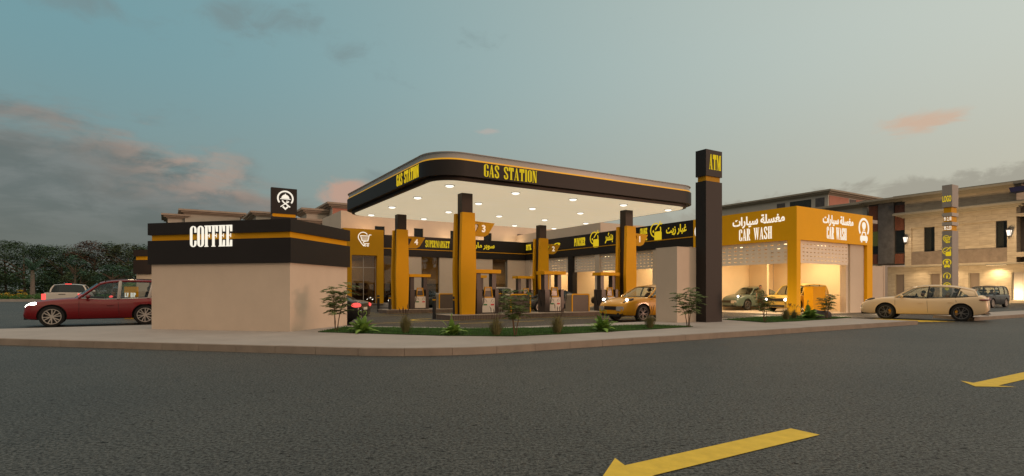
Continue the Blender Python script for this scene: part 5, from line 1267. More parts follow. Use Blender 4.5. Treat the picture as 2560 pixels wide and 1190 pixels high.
def car_at(axle_b, a, style, side='front'):
    S = STY[style]; return P(axle_b + (S['xf'] if side == 'front' else S['xr']) / K, a)      # heading -b
NB = (-BX, -BY)
CREAM = paint('cream paint', (0.84, 0.63, 0.39)); YELP = paint('amber paint', (0.66, 0.31, 0.010)); TEAL = paint('sage paint', (0.095, 0.135, 0.115)); REDP = paint('wine red paint', (0.19, 0.008, 0.012))
BLK = paint('black paint', (0.012, 0.012, 0.013)); DGR = paint('dark green grey paint', (0.040, 0.050, 0.046)); WHT = paint('white paint', (0.62, 0.58, 0.52)); SCAR = paint('scarlet paint', (0.45, 0.012, 0.02)); BLK2 = paint('blue black paint', (0.011, 0.014, 0.019))
def heading(deg): return Vector((math.sin(R(deg)), math.cos(R(deg)), 0))
# red car beside the coffee kiosk
RED_H = heading(-126); RED_C = by_wheel(G(125.5, 817.6), RED_H, 'wagon', 'f', 1) - RED_H * .16
make_car('red_estate_car', 'dark red estate car with silver rims and bright headlight, half behind the coffee kiosk', 'wagon', REDP, RED_C, RED_H, rim='silver', lit='full', trimstyle='silver', rails=True, size=1.08)
# cream car turning in from the road
CREAM_H = heading(-47); CREAM_C = by_wheel(G(2403, 803.4), CREAM_H, 'coupe', 'r', 1)
make_car('cream_car', 'cream crossover with yellow brake calipers turning in over the driveway', 'coupe', CREAM, CREAM_C, CREAM_H, caliper=True, lit=False)
# amber car between island and bed
make_car('amber_car', 'amber yellow crossover with lit headlight emerging from behind the pale block', 'coupe', YELP, by_wheel(G(1604, 804.7), NB, 'coupe', 'f', 1), NB, seats='seatb')
make_car('sage_car', 'grey green crossover with lit headlight inside the car wash', 'coupe', TEAL, by_wheel(G(1866, 775.7, .03), NB, 'coupe', 'f', 1), NB, seats='seatb', zfix=.03)
make_car('yellow_boxy_car', 'boxy yellow car with round lit headlights inside the car wash behind the ochre pillar', 'boxy', paint('mustard paint', (0.48, 0.33, 0.075)), by_wheel(G(1931, 778, .03), NB, 'boxy', 'f', -1), NB, zfix=.03)
OFF_C = by_wheel(G(2479, 769.6), NB, 'boxy', 'f', 1)
make_car('black_offroad_car', 'black boxy off-road car with a lit headlight in front of the stone villa', 'boxy', BLK, OFF_C, NB, rim='silver')
hd = Matrix.Rotation(R(12), 3, 'Z') @ Vector((-EX.x, -EX.y, 0)); p = Vector((-5.62, 21.35, 0))
make_car('black_saloon', 'black saloon seen from behind with glowing red tail lights beside the coffee kiosk', 'sedan', BLK, p + hd * 2.45 / K, hd, tail=True, lit=False, glass='dglass')
make_car('dark_green_saloon', 'dark green grey saloon with a lit headlight in front of the supermarket portal', 'sedan', DGR, by_wheel(G(1097, 769), NB, 'sedan', 'r', 1), NB)
make_car('white_estate_car', 'white estate car parked along the supermarket, its roof above a cabinet', 'wagon', WHT, car_at(9.6, 16.9, 'wagon'), NB, lit=False)
make_car('black_lane_car', 'black saloon with a lit headlight and many-spoked rim between the pump islands', 'sedan', BLK2, by_wheel(G(1347, 781), NB, 'sedan', 'f', 1), NB, rim='multi', glass='dglass')
make_car('black_bay_car', 'black estate car standing in a lit workshop bay behind the pumps', 'wagon', BLK, car_at(18.6, 11.9, 'wagon'), NB, lit=False, zfix=.03)
make_car('scarlet_car', 'bright red low car in the workshop bay behind the white pillar', 'sedan', SCAR, car_at(18.4, 8.85, 'sedan'), NB, lit=False, zfix=.03)
p = Vector(((157 - CX) / F * 32.5, 32.5, 0)); hd = Vector((AX, AY, 0)); hd = Matrix.Rotation(R(-2), 3, 'Z') @ hd
make_car('white_pickup', 'white pickup truck seen from behind with red tail lights beyond the red car', 'truck', WHT, p + hd * 2.65 / K, hd, tail=True, lit=False, cat='pickup truck', glass='dglass', size=1.10)
make_car('dark_hatchback', 'dark car beyond the white pickup, only its roof and window showing', 'wagon', paint('slate paint', (0.05, 0.06, 0.075)), Vector((-27.2, 39.0, 0)) + hd * 2, hd, lit=False, tail=True)
# ------------------------------------------------------------------ people
def skinned(verts, edges, radii, mats, region, name, parent=None, root=0):
    me = bpy.data.meshes.new('sk'); me.from_pydata([tuple(v) for v in verts], edges, []); o = bpy.data.objects.new('sk', me); col.objects.link(o)
    o.modifiers.new('s', 'SKIN'); sd = o.modifiers.new('u', 'SUBSURF'); sd.levels = 1; sd.render_levels = 1
    for i, v in enumerate(me.skin_vertices[0].data):
        r = radii[i]; v.radius = r if isinstance(r, tuple) else (r, r); v.use_root = (i == root)
    dg = bpy.context.evaluated_depsgraph_get(); dg.update(); nm = bpy.data.meshes.new_from_object(o.evaluated_get(dg)); bpy.data.objects.remove(o); bpy.data.meshes.remove(me)
    nm.materials.clear(); nm.name = name
    for m_ in mats: nm.materials.append(m_)
    for f in nm.polygons:
        d = min(range(len(verts)), key=lambda i: (Vector(verts[i]) - f.center).length - (radii[i] if not isinstance(radii[i], tuple) else radii[i][0]) * .6); f.material_index = region[d]; f.use_smooth = True
    ob = bpy.data.objects.new(name, nm); col.objects.link(ob)
    if parent is not None: ob.parent = parent
    return ob
def person(label, loc, rz, pose, shirt, trousers, hairm, seated=False, beard=False, scale=1.0, zb=0.0):
    root = thing('person', label, 'person', (loc[0], loc[1], zb / K), rz); root.scale = (scale / K,) * 3
    V, E, Rd, Rg = [], [], [], []
    def v(p, r, g, par=None):
        V.append(p); Rd.append(r); Rg.append(g); k = len(V) - 1
        if par is not None: E.append((par, k))
        return k
    zp = .42 if seated else .92                     # pelvis
    pel = v((0, 0, zp), (.15, .105), 1); wai = v((.0, 0, zp + .17), (.135, .095), 0, pel); ch = v((-.02 if seated else 0, 0, zp + .36), (.165, .11), 0, wai); up = v((-.03 if seated else 0, 0, zp + .50), (.11, .085), 0, ch)
    nk = v((.0, 0, zp + .575), .052, 2, up); jw = v((.025, 0, zp + .66), (.072, .082), 2, nk); hd = v((.012, 0, zp + .74), (.078, .095), 2, jw); tp = v((.0, 0, zp + .81), (.055, .065), 2, hd)
    for s in (1, -1):
        sh = v((-.01, s * .175, zp + .47), .062, 0, up)
        if pose == 'wheel': el = v((.20, s * .25, zp + .25), .046, 0, sh); wr = v((.42, s * .16, zp + .32), .032, 2, el); pm = v((.49, s * .15, zp + .34), (.040, .022), 2, wr); dx = Vector((.05, 0, .02))
        elif pose == 'lap': el = v((.06, s * .27, zp + .20), .046, 0, sh); wr = v((.30, s * .16, zp + .13), .032, 2, el); pm = v((.37, s * .13, zp + .13), (.040, .022), 2, wr); dx = Vector((.06, 0, -.01))
        else: el = v((-.03 * s, s * .245, zp + .20), .045, 2, sh); wr = v((.07 - .02 * s, s * .27, zp - .04), .031, 2, el); pm = v((.085 - .02 * s, s * .27, zp - .12), (.022, .040), 2, wr); dx = Vector((.012, 0, -.055))
        base = Vector(V[pm])
        for q, (ln, oy) in enumerate(((.9, -.028), (1.0, -.010), (.95, .010), (.75, .028))):
            ax = Vector((0, oy, 0)) if pose != 'stand' else Vector((oy, 0, 0)); f1 = v(tuple(base + ax + dx * ln * .8), .0095, 2, pm); v(tuple(base + ax + dx * ln * 1.35 + Vector((0, 0, -.012))), .0085, 2, f1)
        t1 = v(tuple(base + Vector((.02, -s * .035, .005)) + dx * .2), .010, 2, pm); v(tuple(base + Vector((.025, -s * .045, 0)) + dx * .7), .009, 2, t1)
        if seated: hp = v((.03, s * .10, zp - .01), .095, 1, pel); kn = v((.42, s * .13, zp + .10), .068, 1, hp); an = v((.76, s * .13, zp - .06), .045, 1, kn); toe = v((.86, s * .13, zp + .0), .035, 3, an)
        else: hp = v((0, s * .095, zp - .06), .095, 1, pel); kn = v((.04 * s + .02, s * .11, zp - .44), .064, 1, hp); an = v((.02 - .10 * (s < 0), s * .115, .09), .045, 1, kn); toe = v((.17 - .10 * (s < 0), s * .13, .04), .040, 3, an)
    skinned(V, E, Rd, [shirt, trousers, M['skin'], M['shoe']], Rg, 'body', root)
    hz = zp + .755
    mb = MB(); mb.ball((-.016, 0, hz + .035), (.092, .098, .088), 14, 9)
    hb = mb.build('hair', hairm, root, 60); hb.location = (0, 0, 0)
    bm = bmesh.new(); bm.from_mesh(hb.data); bmesh.ops.delete(bm, geom=[q for q in bm.verts if q.co.x > .055 and q.co.z < hz + .05 or q.co.z < hz - .03 and q.co.x > -.02], context='VERTS'); bm.to_mesh(hb.data); bm.free()
    mb = MB(); mb.ball((.098, 0, zp + .715), (.018, .013, .024), 8, 6); mb.ball((.0, .098, zp + .72), (.018, .010, .030), 8, 6); mb.ball((.0, -.098, zp + .72), (.018, .010, .030), 8, 6); mb.build('nose_and_ears', M['skin'], root, 60)
    mb = MB()
    for s in (1, -1): mb.ball((.085, s * .033, zp + .745), (.010, .014, .008), 8, 6); mb.box(.082, .092, s * .033 - .018, s * .033 + .018, zp + .763, zp + .770)
    mb.ball((.088, 0, zp + .667), (.010, .026, .006), 8, 6); mb.build('eyes_and_mouth', M['hair'], root, 60)
    if beard:
        mb = MB(); mb.ball((.035, 0, zp + .650), (.066, .074, .045), 12, 8); mb.build('beard', hairm, root, 60)
    return root
def in_car(c, h, style, dx, dy):
    h = Vector((h[0], h[1], 0)).normalized(); n = Vector((-h.y, h.x, 0)); return c + h * dx / K + n * dy / K, math.atan2(h.y, h.x)
p, rz = in_car(CREAM_C, CREAM_H, 'coupe', -.07, .40); person('bearded driver in a yellow shirt at the wheel of the cream car', p, rz, 'wheel', M['shirty'], M['suit'], M['hair'], True, True, zb=.12)
p, rz = in_car(CREAM_C, CREAM_H, 'coupe', -1.0, .40); person('fair haired passenger on the rear seat of the cream car', p, rz, 'lap', M['beige'], M['suit'], M['hairb'], True, zb=.02)
p, rz = in_car(RED_C, RED_H, 'wagon', -.33, .36); person('dark silhouette of a driver in the red estate car', p, rz, 'wheel', M['suit'], M['suit'], M['hair'], True, zb=.17)
p, rz = in_car(OFF_C, NB, 'boxy', .05, .42); person('driver in a dark suit in the black off-road car', p, rz, 'wheel', M['suit'], M['suit'], M['hairg'], True, zb=.14)
p = G(1901, 776.2, .03); person('man in a patterned brown and green shirt standing beside the grey green car', p, R(-115), 'stand', M['camo'], M['khaki'], M['hair'], scale=.99, zb=.033)

# ------------------------------------------------------------------ plants in the beds
def leafy(mb, a, b, n, ln, wd, droop, rn, jit=.25):
    """A pinnate frond: pairs of leaflets along the rachis a..b with droop."""
    a, b = Vector(a), Vector(b); d = b - a; side = d.cross(Vector((0, 0, 1)))
    side = side.normalized() if side.length > 1e-4 else Vector((1, 0, 0))
    pts = [a + d * t + Vector((0, 0, -droop * t * t)) for t in [i / n for i in range(n + 1)]]
    for i in range(n):
        t = (i + .5) / n; p = pts[i]; fw = (pts[i + 1] - pts[i]).normalized(); sc_ = ln * (math.sin(math.pi * min(1, .18 + t * .86)) ** .7)
        up = side.cross(fw)
        for s in (1, -1):
            q = p + (side * s * .86 + fw * .55 + up * rn.uniform(-jit, jit)) * sc_ + Vector((0, 0, -.18 * sc_)); w_ = fw * wd * .5
            m_ = p.lerp(q, .45)
            mb.add([p, m_ - w_ + up * .004, q, m_ + w_ + up * .004], [(0, 1, 2, 3)])
    mb.tube(pts, [.0045] * n + [.002], 4, False)
def shrub_mesh(seed, h=1.22):
    rn = random.Random(seed); st, lf = MB(), MB()
    for k in range(3):
        t = k * 2.1 + rn.uniform(-.4, .4); ln = Vector((math.cos(t), math.sin(t), 0)) * rn.uniform(.16, .34); b0 = Vector((math.cos(t) * .03, math.sin(t) * .03, 0)); hh = h * rn.uniform(.70, .92)
        pts = [b0 + ln * (q ** 1.5) + Vector((rn.uniform(-.012, .012), rn.uniform(-.012, .012), hh * q)) for q in (0, .2, .4, .6, .8, 1.0)]
        st.tube(pts, [.014, .012, .010, .008, .006, .003], 5)
        for j in range(20):
            q = .40 + .60 * j / 19; i = min(4, int(q * 5)); p = pts[i].lerp(pts[i + 1], q * 5 - i); az_ = j * 2.4 + rn.uniform(-.5, .5); L2 = rn.uniform(.24, .40) * (1.15 - .35 * q)
            e = p + Vector((math.cos(az_) * L2, math.sin(az_) * L2, rn.uniform(.04, .20)))
            leafy(lf, p, e, 10, .120, .038, rn.uniform(.08, .18), rn)
    return st, lf
def fern_mesh(seed):
    rn = random.Random(seed); lf = MB()
    for k in range(26):
        t = k * 2.4 + rn.uniform(-.2, .2); el_ = R(26 + 58 * (k / 25) ** .8) ; ln = rn.uniform(.42, .58); pts = []
        d = Vector((math.cos(t) * math.cos(el_), math.sin(t) * math.cos(el_), math.sin(el_))); dr = rn.uniform(.16, .30); n = 20
        side = d.cross(Vector((0, 0, 1))).normalized(); pts = [d * ln * q + Vector((0, 0, -dr * q ** 2.4)) for q in [i / n for i in range(n + 1)]]
        for i in range(1, n):
            q = i / n; w_ = .135 * (1 - q) ** .7 * min(1, q * 6); fw = (pts[i + 1] - pts[i]).normalized()
            for s in (1, -1):
                e = pts[i] + side * s * w_ + fw * w_ * .25 + Vector((0, 0, -.2 * w_)); o_ = fw * .017
                lf.add([pts[i] - o_, e - o_ * .2, e + o_ * .2, pts[i] + o_], [(0, 1, 2, 3)])
        lf.tube(pts, [.004] * n + [.0015], 4, False)
    for k in range(2):      # curled young fronds
        t = k * 2.6 + rn.random(); c = Vector((math.cos(t) * .06, math.sin(t) * .06, .40)); lf.tube([(c.x * .2, c.y * .2, 0), (c.x * .6, c.y * .6, .25), (c.x, c.y, .40)] + [(c.x * (1 + math.sin(R(w_)) * .6), c.y * (1 + math.sin(R(w_)) * .6), .40 + .05 * (1 - math.cos(R(w_)))) for w_ in range(30, 300, 30)], .007, 5)
    return lf
def tuft_mesh(seed):
    rn = random.Random(seed); bl, hd_ = MB(), MB()
    for k in range(300):
        t = rn.uniform(0, 6.28); r0 = rn.uniform(0, .09); sp = rn.uniform(.04, .48); h_ = rn.uniform(.30, .58) * (1.1 - sp * .9); p0 = Vector((math.cos(t) * r0, math.sin(t) * r0, 0)); o_ = Vector((math.cos(t), math.sin(t), 0)); s_ = Vector((-math.sin(t), math.cos(t), 0)) * .0042
        p1 = p0 + o_ * sp * .35 + Vector((0, 0, h_ * .75)); p2 = p0 + o_ * sp + Vector((0, 0, h_ * rn.uniform(.75, 1.0)))
        bl.add([p0 - s_, p0 + s_, p1 + s_ * .8, p2, p1 - s_ * .8], [(0, 1, 2, 4), (4, 2, 3)])
    for k in range(6):
        t = rn.uniform(0, 6.28); sp = rn.uniform(.03, .16); top = Vector((math.cos(t) * sp, math.sin(t) * sp, rn.uniform(.52, .68))); hd_.tube([(0, 0, 0), (top.x * .4, top.y * .4, top.z * .6), top], .003, 4); hd_.tube([top + Vector((0, 0, -.02)), top + Vector((top.x * .1, 0, .05)), top + Vector((top.x * .3, top.y * .3, .11))], [.008, .012, .003], 5)
    return bl, hd_
sh = [shrub_mesh(s) for s in (11, 12, 13)]; fe = [fern_mesh(s) for s in (5, 6)]; tu = [tuft_mesh(s) for s in (3, 4)]
cache = {}
def place(kind, idx, p, rz, s, lab):
    key = (kind, idx)
    nm, cat, grp = dict(shrub=('feathery_shrub', 'shrub', 'feathery shrubs in the beds'), fern=('fern', 'fern', 'green ferns in the beds'), tuft=('grass_tuft', 'grass tuft', 'dry grass tufts in the beds'))[kind]
    if key not in cache:
        o = thing(nm, lab, cat, p, rz, grp); cache[key] = o
        if kind == 'shrub': sh[idx][0].build('stem', M['bark'], o, 50); sh[idx][1].build('foliage', M['leaf'], o)
        if kind == 'fern': fe[idx].build('frond_rosette', M['fern'], o)
        if kind == 'tuft': tu[idx][0].build('blades', M['tuft'], o); tu[idx][1].build('seed_heads', M['seedhead'], o)
    else:
        o = copy_tree(cache[key]); o.location = p; o.rotation_euler = (0, 0, rz); o['label'] = lab
    o.scale = (s, s, s)
ZL = ZS + .015
for u, v, i, rz, s, lab in ((840, 827, 0, .3, 1.16, 'feathery shrub against the side of the coffee kiosk'), (1287, 838, 1, 2.0, 1.08, 'feathery shrub in front of the island cabinet, at the bend of the bed'),
        (1720, 816.5, 2, 1.2, 1.15, 'feathery shrub in front of the pale block left of the ATM pylon'), (1912, 804.5, 0, 3.5, .95, 'feathery shrub in front of the standing man'), (2066, 796.5, 1, .2, .92, 'feathery shrub in front of the ochre block')):
    place('shrub', i, G(u, v, ZL), rz, s, lab)
for u, v, i, rz, s, lab in ((906, 831, 0, 0, 1.15, 'bright fern left in the bed, beside the black saloon'), (1131, 836.5, 1, 1, 1.05, 'bright fern in front of column 3'), (1507, 827, 0, 2.2, 1.15, 'bright fern in front of the amber car bumper'), (2022, 797, 1, .4, 1.5, 'bright fern in the small bed at the foot of the ochre pillar')):
    place('fern', i, G(u, v, ZL), rz, s, lab)
for u, v, i, rz, s, lab in ((1014, 831.5, 0, 0, 1.0, 'dry grass tuft between the two left ferns'), (1240, 838, 1, 1, .98, 'dry grass tuft just left of the shrub at the bend of the bed'), (1393, 833, 0, 2, 1.02, 'dry grass tuft in front of the middle fuel pump'), (1625, 820.5, 1, 3, .92, 'dry grass tuft beside the amber car wheel'),
        (1965, 799.5, 0, 1.4, .98, 'dry grass tuft in the small bed left of the ochre pillar'), (1985, 796.5, 1, .4, .8, 'small dry grass tuft right at the foot of the ochre pillar')):
    place('tuft', i, G(u, v, ZL), rz, s, lab)
mb = MB(); rn = random.Random(2); mb.ball((0, 0, .12), (.46, .30, .22), 14, 9)
for i, q in enumerate(mb.v): mb.v[i] = q * (1 + .16 * math.sin(q.x * 9 + q.z * 13) * math.cos(q.y * 11))
o = mb.build('rock', M['rock'], None, 25); o.location = G(2051, 795, ZL); tag(o, 'low grey rock lying in the small bed behind the fern', 'rock')

# ------------------------------------------------------------------ trees across the street on the left
def crown(mb, c, rad, n, rn, ls=.26):
    c = Vector(c); cl = []
    for k in range(max(5, n // 150)):
        while True:
            q = Vector((rn.uniform(-1, 1), rn.uniform(-1, 1), rn.uniform(-1, 1)))
            if .35 < q.length < 1: break
        cl.append(Vector((c.x + q.x * rad[0] * .8, c.y + q.y * rad[1] * .8, c.z + q.z * rad[2] * .8)))
    for k in range(n):
        b = cl[k % len(cl)]; s_ = rn.uniform(.6, 1.35) * ls; rr_ = min(rad) * .42
        q = Vector((rn.gauss(0, 1), rn.gauss(0, 1), rn.gauss(0, .42))) * rr_ * .62 + b
        d1 = Vector((rn.uniform(-1, 1), rn.uniform(-1, 1), rn.uniform(-.5, .5))).normalized(); d2 = d1.cross(Vector((rn.uniform(-1, 1), rn.uniform(-1, 1), rn.uniform(-1, 1)))).normalized()
        mb.add([q - d1 * s_ * .5, q - d2 * s_ * .22, q + d1 * s_ * .5, q + d2 * s_ * .22], [(0, 1, 2, 3)])
def dome(mb, cx, h, w_, trunkh, n, rn, ls):
    """Tiers of flattened leaf pads under a domed top, with gaps between them."""
    pads = []
    for k in range(22):
        t = k * 2.4 + rn.uniform(-.5, .5); q = math.sqrt((k + .5) / 22) * rn.uniform(.8, 1.08); zt = h * (1 - .34 * q * q) - h * .03; lo = h * trunkh
        z_ = zt if k % 3 else rn.uniform(lo, zt); s_ = w_ * rn.uniform(.13, .21); pads.append((cx + math.cos(t) * q * w_ * .42, math.sin(t) * q * w_ * .42, z_ - s_ * .4, s_))
    for k in range(n):
        x, y, z_, s_ = pads[k % len(pads)]; g = Vector((rn.gauss(0, 1), rn.gauss(0, 1), 0))
        if g.length > 1.9: g *= 1.9 / g.length
        p = Vector((x + g.x * s_ * .55, y + g.y * s_ * .55, z_ + s_ * .38 * (1 - (g.length / 1.9) ** 2) + rn.gauss(0, .09) * s_ - (rn.random() ** 3) * s_ * .8)); sz = ls * rn.uniform(.6, 1.35)
        d1 = Vector((rn.uniform(-1, 1), rn.uniform(-1, 1), rn.uniform(-.35, .35))).normalized(); d2 = d1.cross(Vector((rn.uniform(-.7, .7), rn.uniform(-.7, .7), 1))).normalized()
        mb.add([p - d1 * sz * .5, p - d2 * sz * .24, p + d1 * sz * .5, p + d2 * sz * .24], [(0, 1, 2, 3)])
def tree(x, y, h, w_, m_, lab, seed, n=1500, trunkh=.35, name='broadleaf_tree', ls=.27, grp='trees across the street'):
    rn = random.Random(seed); o = thing(name, lab, 'tree', (x, y, .1), 0, grp); mb = MB(); top = Vector((rn.uniform(-.4, .4), rn.uniform(-.3, .3), h * .72))
    mb.tube([(0, 0, 0), (top.x * .3, top.y * .3, h * .25), (top.x * .7, top.y, h * .5), top], [.20, .16, .11, .04], 7)
    for k in range(7):
        t = k * .9 + rn.random(); z_ = h * rn.uniform(.3, .6); e = Vector((math.cos(t) * w_ * .38, math.sin(t) * w_ * .38, z_ + h * .22)); mb.tube([(top.x * z_ / h, top.y * z_ / h, z_), e * .55 + Vector((0, 0, z_ * .5)), e], [.09, .06, .02], 5)
    mb.build('trunk', M['trunk'], o, 60); mb = MB()
    dome(mb, top.x * .6, h, w_, trunkh, n, rn, ls); mb.build('crown', m_, o); return o
def tx(u, y): return (u - CX) / F * y
def th(v, y): return zat(v, y) - .1
T_ = [(-60, 84, 588, 10, 'tleaf2', 'olive broadleaf tree at the far left edge of the picture'), (15, 90, 592, 10, 'tleaf1', 'dark tree behind the yellow blossom at the left edge'), (62, 86, 597, 9, 'tleaf1', 'dark spreading tree with light gaps left of the palm'),
      (115, 92, 606, 8, 'tleaf4', 'blue green tree behind the palm'), (155, 88, 606, 9, 'tleaf1', 'dark rounded tree above the white pickup'), (195, 94, 612, 8, 'tleaf2', 'olive tree just left of the rusty tree'), (234, 88, 595, 8.5, 'tleaf3', 'rusty red topped tree behind the red car'),
      (282, 90, 600, 9, 'tleaf1', 'dark tree just right of the rusty tree'), (322, 87, 602, 8, 'tleaf2', 'olive tree with gaps left of the order kiosk'), (365, 92, 606, 9, 'tleaf4', 'blue green tree partly behind the order kiosk'), (415, 90, 605, 9, 'tleaf1', 'dark tree hidden behind the coffee kiosk'), (285, 80, 655, 5, 'tleaf4', 'low blue green tree in front of the tree line'), (200, 80, 668, 5, 'tleaf2', 'low olive tree in front of the tree line beside the slender tree')]
for i, (u, y, v, w_, mk, lab) in enumerate(T_):
    tree(tx(u, y), y, th(v, y), w_, M[mk], lab, 40 + i, 5200 if w_ > 6 else 2200, .22 if w_ > 6 else .12)
# slender bare stemmed tree
y = 76; o = tree(tx(186, y), y, th(632, y), 3.4, M['tleaf4'], 'slender tree with a pale bare leaning stem behind the pickup', 77, 900, .50, 'slender_tree', .27)
# palm
y = 73; x = tx(81, y); o = thing('palm_tree', 'single fan crowned palm with a pale straight trunk above the yellow blossom', 'palm tree', (x, y, .1)); hh = th(676, y)
mb = MB(); mb.tube([(0, 0, 0), (.03, 0, hh * .5), (0, 0, hh)], [.32, .25, .22], 10); mb.build('trunk', mat('palm bark', (0.17, 0.145, 0.125), .9, var=.2, vscale=4), o, 60); mb = MB(); rn = random.Random(9)
for k in range(34):
    t = k * 2.4; el_ = R(rn.uniform(-25, 70)); L2 = rn.uniform(2.4, 3.4); d = Vector((math.cos(t) * math.cos(el_), math.sin(t) * math.cos(el_), math.sin(el_))); leafy(mb, (0, 0, hh), Vector((0, 0, hh)) + d * L2, 12, .50, .10, rn.uniform(.5, 1.3), rn)
mb.build('crown', M['tleaf4'], o)
# low hedge, blossom, topiary
def bush(x, y, z0, rad, m_, lab, seed, n, ls, name, cat, grp=None):
    rn = random.Random(seed); o = thing(name, lab, cat, (x, y, z0), 0, grp); mb = MB(); mb.tube([(0, 0, 0), (0, 0, rad[2])], .04, 6); mb.build('stem', M['trunk'], o); mb = MB(); crown(mb, (0, 0, rad[2]), rad, n, rn, ls); mb.build('foliage', m_, o)
    return o
for i, (u, v, y, r_, lab) in enumerate(((8, 728, 70, (1.3, 1.0, .8), 'yellow blossoming bush at the far left edge'), (34, 730, 70.5, (.8, .6, .4), 'small yellow blossoming bush right of the one at the left edge'), (58, 726, 71, (.7, .6, .7), 'yellow blossoming bush just left of the palm trunk'))):
    bush(tx(u, y), y, .16, r_, M['flower'], lab, 60 + i, 150, .22, 'blossoming_bush', 'bush', 'yellow bushes on the far verge')
rn = random.Random(31); mb = MB()
for k in range(900):
    crown(mb, (rn.uniform(-92, -44), rn.uniform(67.2, 69), rn.uniform(.3, .7)), (.7, .5, .35), 7, rn, .26)
tag(mb.build('undergrowth', M['blade']), 'low green undergrowth along the far verge', 'undergrowth', kind='stuff')
mb = MB(); rn = random.Random(32)
for k in range(640):
    y = rn.uniform(84, 112); crown(mb, (tx(rn.uniform(-420, 520), y), y, rn.uniform(.4, 5.0)), (2.2, 1.6, 1.4), 64, rn, .40)
tag(mb.build('woods', M['tleaf1']), 'dark continuous woodland mass behind the single trees', 'woods', kind='stuff')
bush(tx(323, 30), 30, 1.15, (.36, .36, .36), M['fern'], 'clipped round topiary ball above the red car roof', 71, 900, .075, 'topiary_ball', 'topiary')

# ------------------------------------------------------------------ stone villa on the right, villas beyond
VB = 64.0
v_ = site('stone_villa', 'two storey stone villa with deep cornices, lit by warm lamps, at the right edge', 'house', VB, 4.0, 0); o = (VB, 4.0, 0)
aL, aR = a_at(2262, VB), a_at(2541, VB); Yr = lambda u: Yof(VB, a_at(u, VB)); zz = lambda u, v: zat(v, Yr(u))
z1 = zz(2541, 655.5); zt = zz(2541, 470); zc = zz(2541, 518)
zwin0, zwin1 = zz(2502, 622), zz(2502, 551.5)
def ya(u): return a_at(u, VB)
ops = [(ya(2335), ya(2308), zz(2320, 630), zz(2320, 567.5)), (ya(2518), ya(2487.5), zwin0, zwin1)]
def wall_b(mb, a0, a1, z0, z1_, b0, b1, ops):     # wall in the plane b = const
    ys = sorted({a0, a1, *[q for p in ops for q in p[:2]]}); zs = sorted({z0, z1_, *[q for p in ops for q in p[2:]]})
    for i in range(len(ys) - 1):
        for j in range(len(zs) - 1):
            cy, cz = (ys[i] + ys[i + 1]) / 2, (zs[j] + zs[j + 1]) / 2
            if not any(p[0] < cy < p[1] and p[2] < cz < p[3] for p in ops): mb.box(b0, b1, ys[i], ys[i + 1], zs[j], zs[j + 1])
mb = MB(o); rec = (ya(2517.8), ya(2278)); zrec1 = zz(2400, 560); zrec0 = zz(2400, 652.5)
wall_b(mb, aR, aL, z1, zt, VB, VB + .5, [(rec[0], rec[1], z1 + .1, zrec1)]); wall_b(mb, rec[0], rec[1], z1 + .1, zrec1, VB + .18, VB + .5, ops)
mb.box(VB + .5, VB + 9, aR, aR + .3, z1, zt); mb.build('wall', M['stone'], v_)
mb = MB(o); mb.box(VB + .05, VB + .178, rec[0] + .003, rec[1] - .003, z1 + .102, zz(2400, 624.5)); mb.build('stone_band', M['stone2'], v_)
gops = [(ya(2337), ya(2311), .3, zz(2324, 684)), (ya(2437), ya(2408), .3, zz(2422, 682)), (ya(2549), ya(2516.5), .3, zz(2530, 680)), (ya(2247), ya(2223), .3, zz(2235, 686))]
mb = MB(o); wall_b(mb, ya(2620), ya(2205), 0, z1 - .003, VB + 1.4, VB + 1.8, gops); mb.build('ground_floor_wall', M['stone'], v_)
mb = MB(o); mb.box(VB - .02, VB + 9, ya(2640), aL + .02, z1 - .14, z1 - .004); mb.build('overhang_soffit', M['cornice'], v_)
def cornice(a0, a1, z0, dp, nm='cornice', b0=VB, oo=o, par=v_):
    mb = MB(oo)
    for k, (d_, h0, h1) in enumerate(((.18 * dp, 0, .12), (.42 * dp, .122, .25), (.75 * dp, .252, .42), (.68 * dp, .422, .50))): mb.box(b0 - d_, b0 + .6, a0 - d_, a1 + d_, z0 + h0 * dp, z0 + h1 * dp)
    return mb.build(nm, M['cornice'], par)
cornice(aR, aL, zt, 1.3); cornice(aR + .0, aL, zc, 1.25)
for p in ops:
    mb = MB(o); ym = p[0] + (p[1] - p[0]) * .42
    mb.box(VB + .30, VB + .36, p[0], p[0] + .07, p[2], p[3]); mb.box(VB + .30, VB + .36, p[1] - .07, p[1], p[2], p[3]); mb.box(VB + .30, VB + .36, p[0] + .072, p[1] - .072, p[3] - .07, p[3]); wf = mb.build('window', M['trim'], v_)
    mb = MB(o); mb.box(VB + .32, VB + .33, p[0] + .07, p[1] - .07, p[2], p[3] - .07); mb.build('pane', M['winglass'], wf)
    mb = MB(o)
    for q in range(18):
        yy = ym + (p[1] - ym) * q / 18; mb.box(VB + .44 + .05 * (q % 2), VB + .48 + .05 * (q % 2), yy, yy + (p[1] - ym) / 18, p[2], p[3])
    mb.build('curtain', M['curtain'], wf); mb = MB(o); mb.box(VB + .8, VB + .9, p[0] - .2, p[1] + .2, p[2] - .2, p[3] + .2); mb.build('room_back', M['slate'], wf)
for p in gops:
    mb = MB(o); mb.box(VB + 1.62, VB + 1.66, p[0] + .002, p[1] - .002, .05, p[3] - .002); mb.build('ground_window', mat('dusk window', (0.16, 0.125, 0.10), .25, spec=.8), v_)
    mb = MB(o); mb.box(VB + 1.5, VB + 1.615, p[0] + .003, p[0] + .08, .05, p[3] - .003); mb.box(VB + 1.5, VB + 1.615, p[1] - .08, p[1] - .003, .05, p[3] - .003); mb.build('window_frame', M['cornice'], v_)
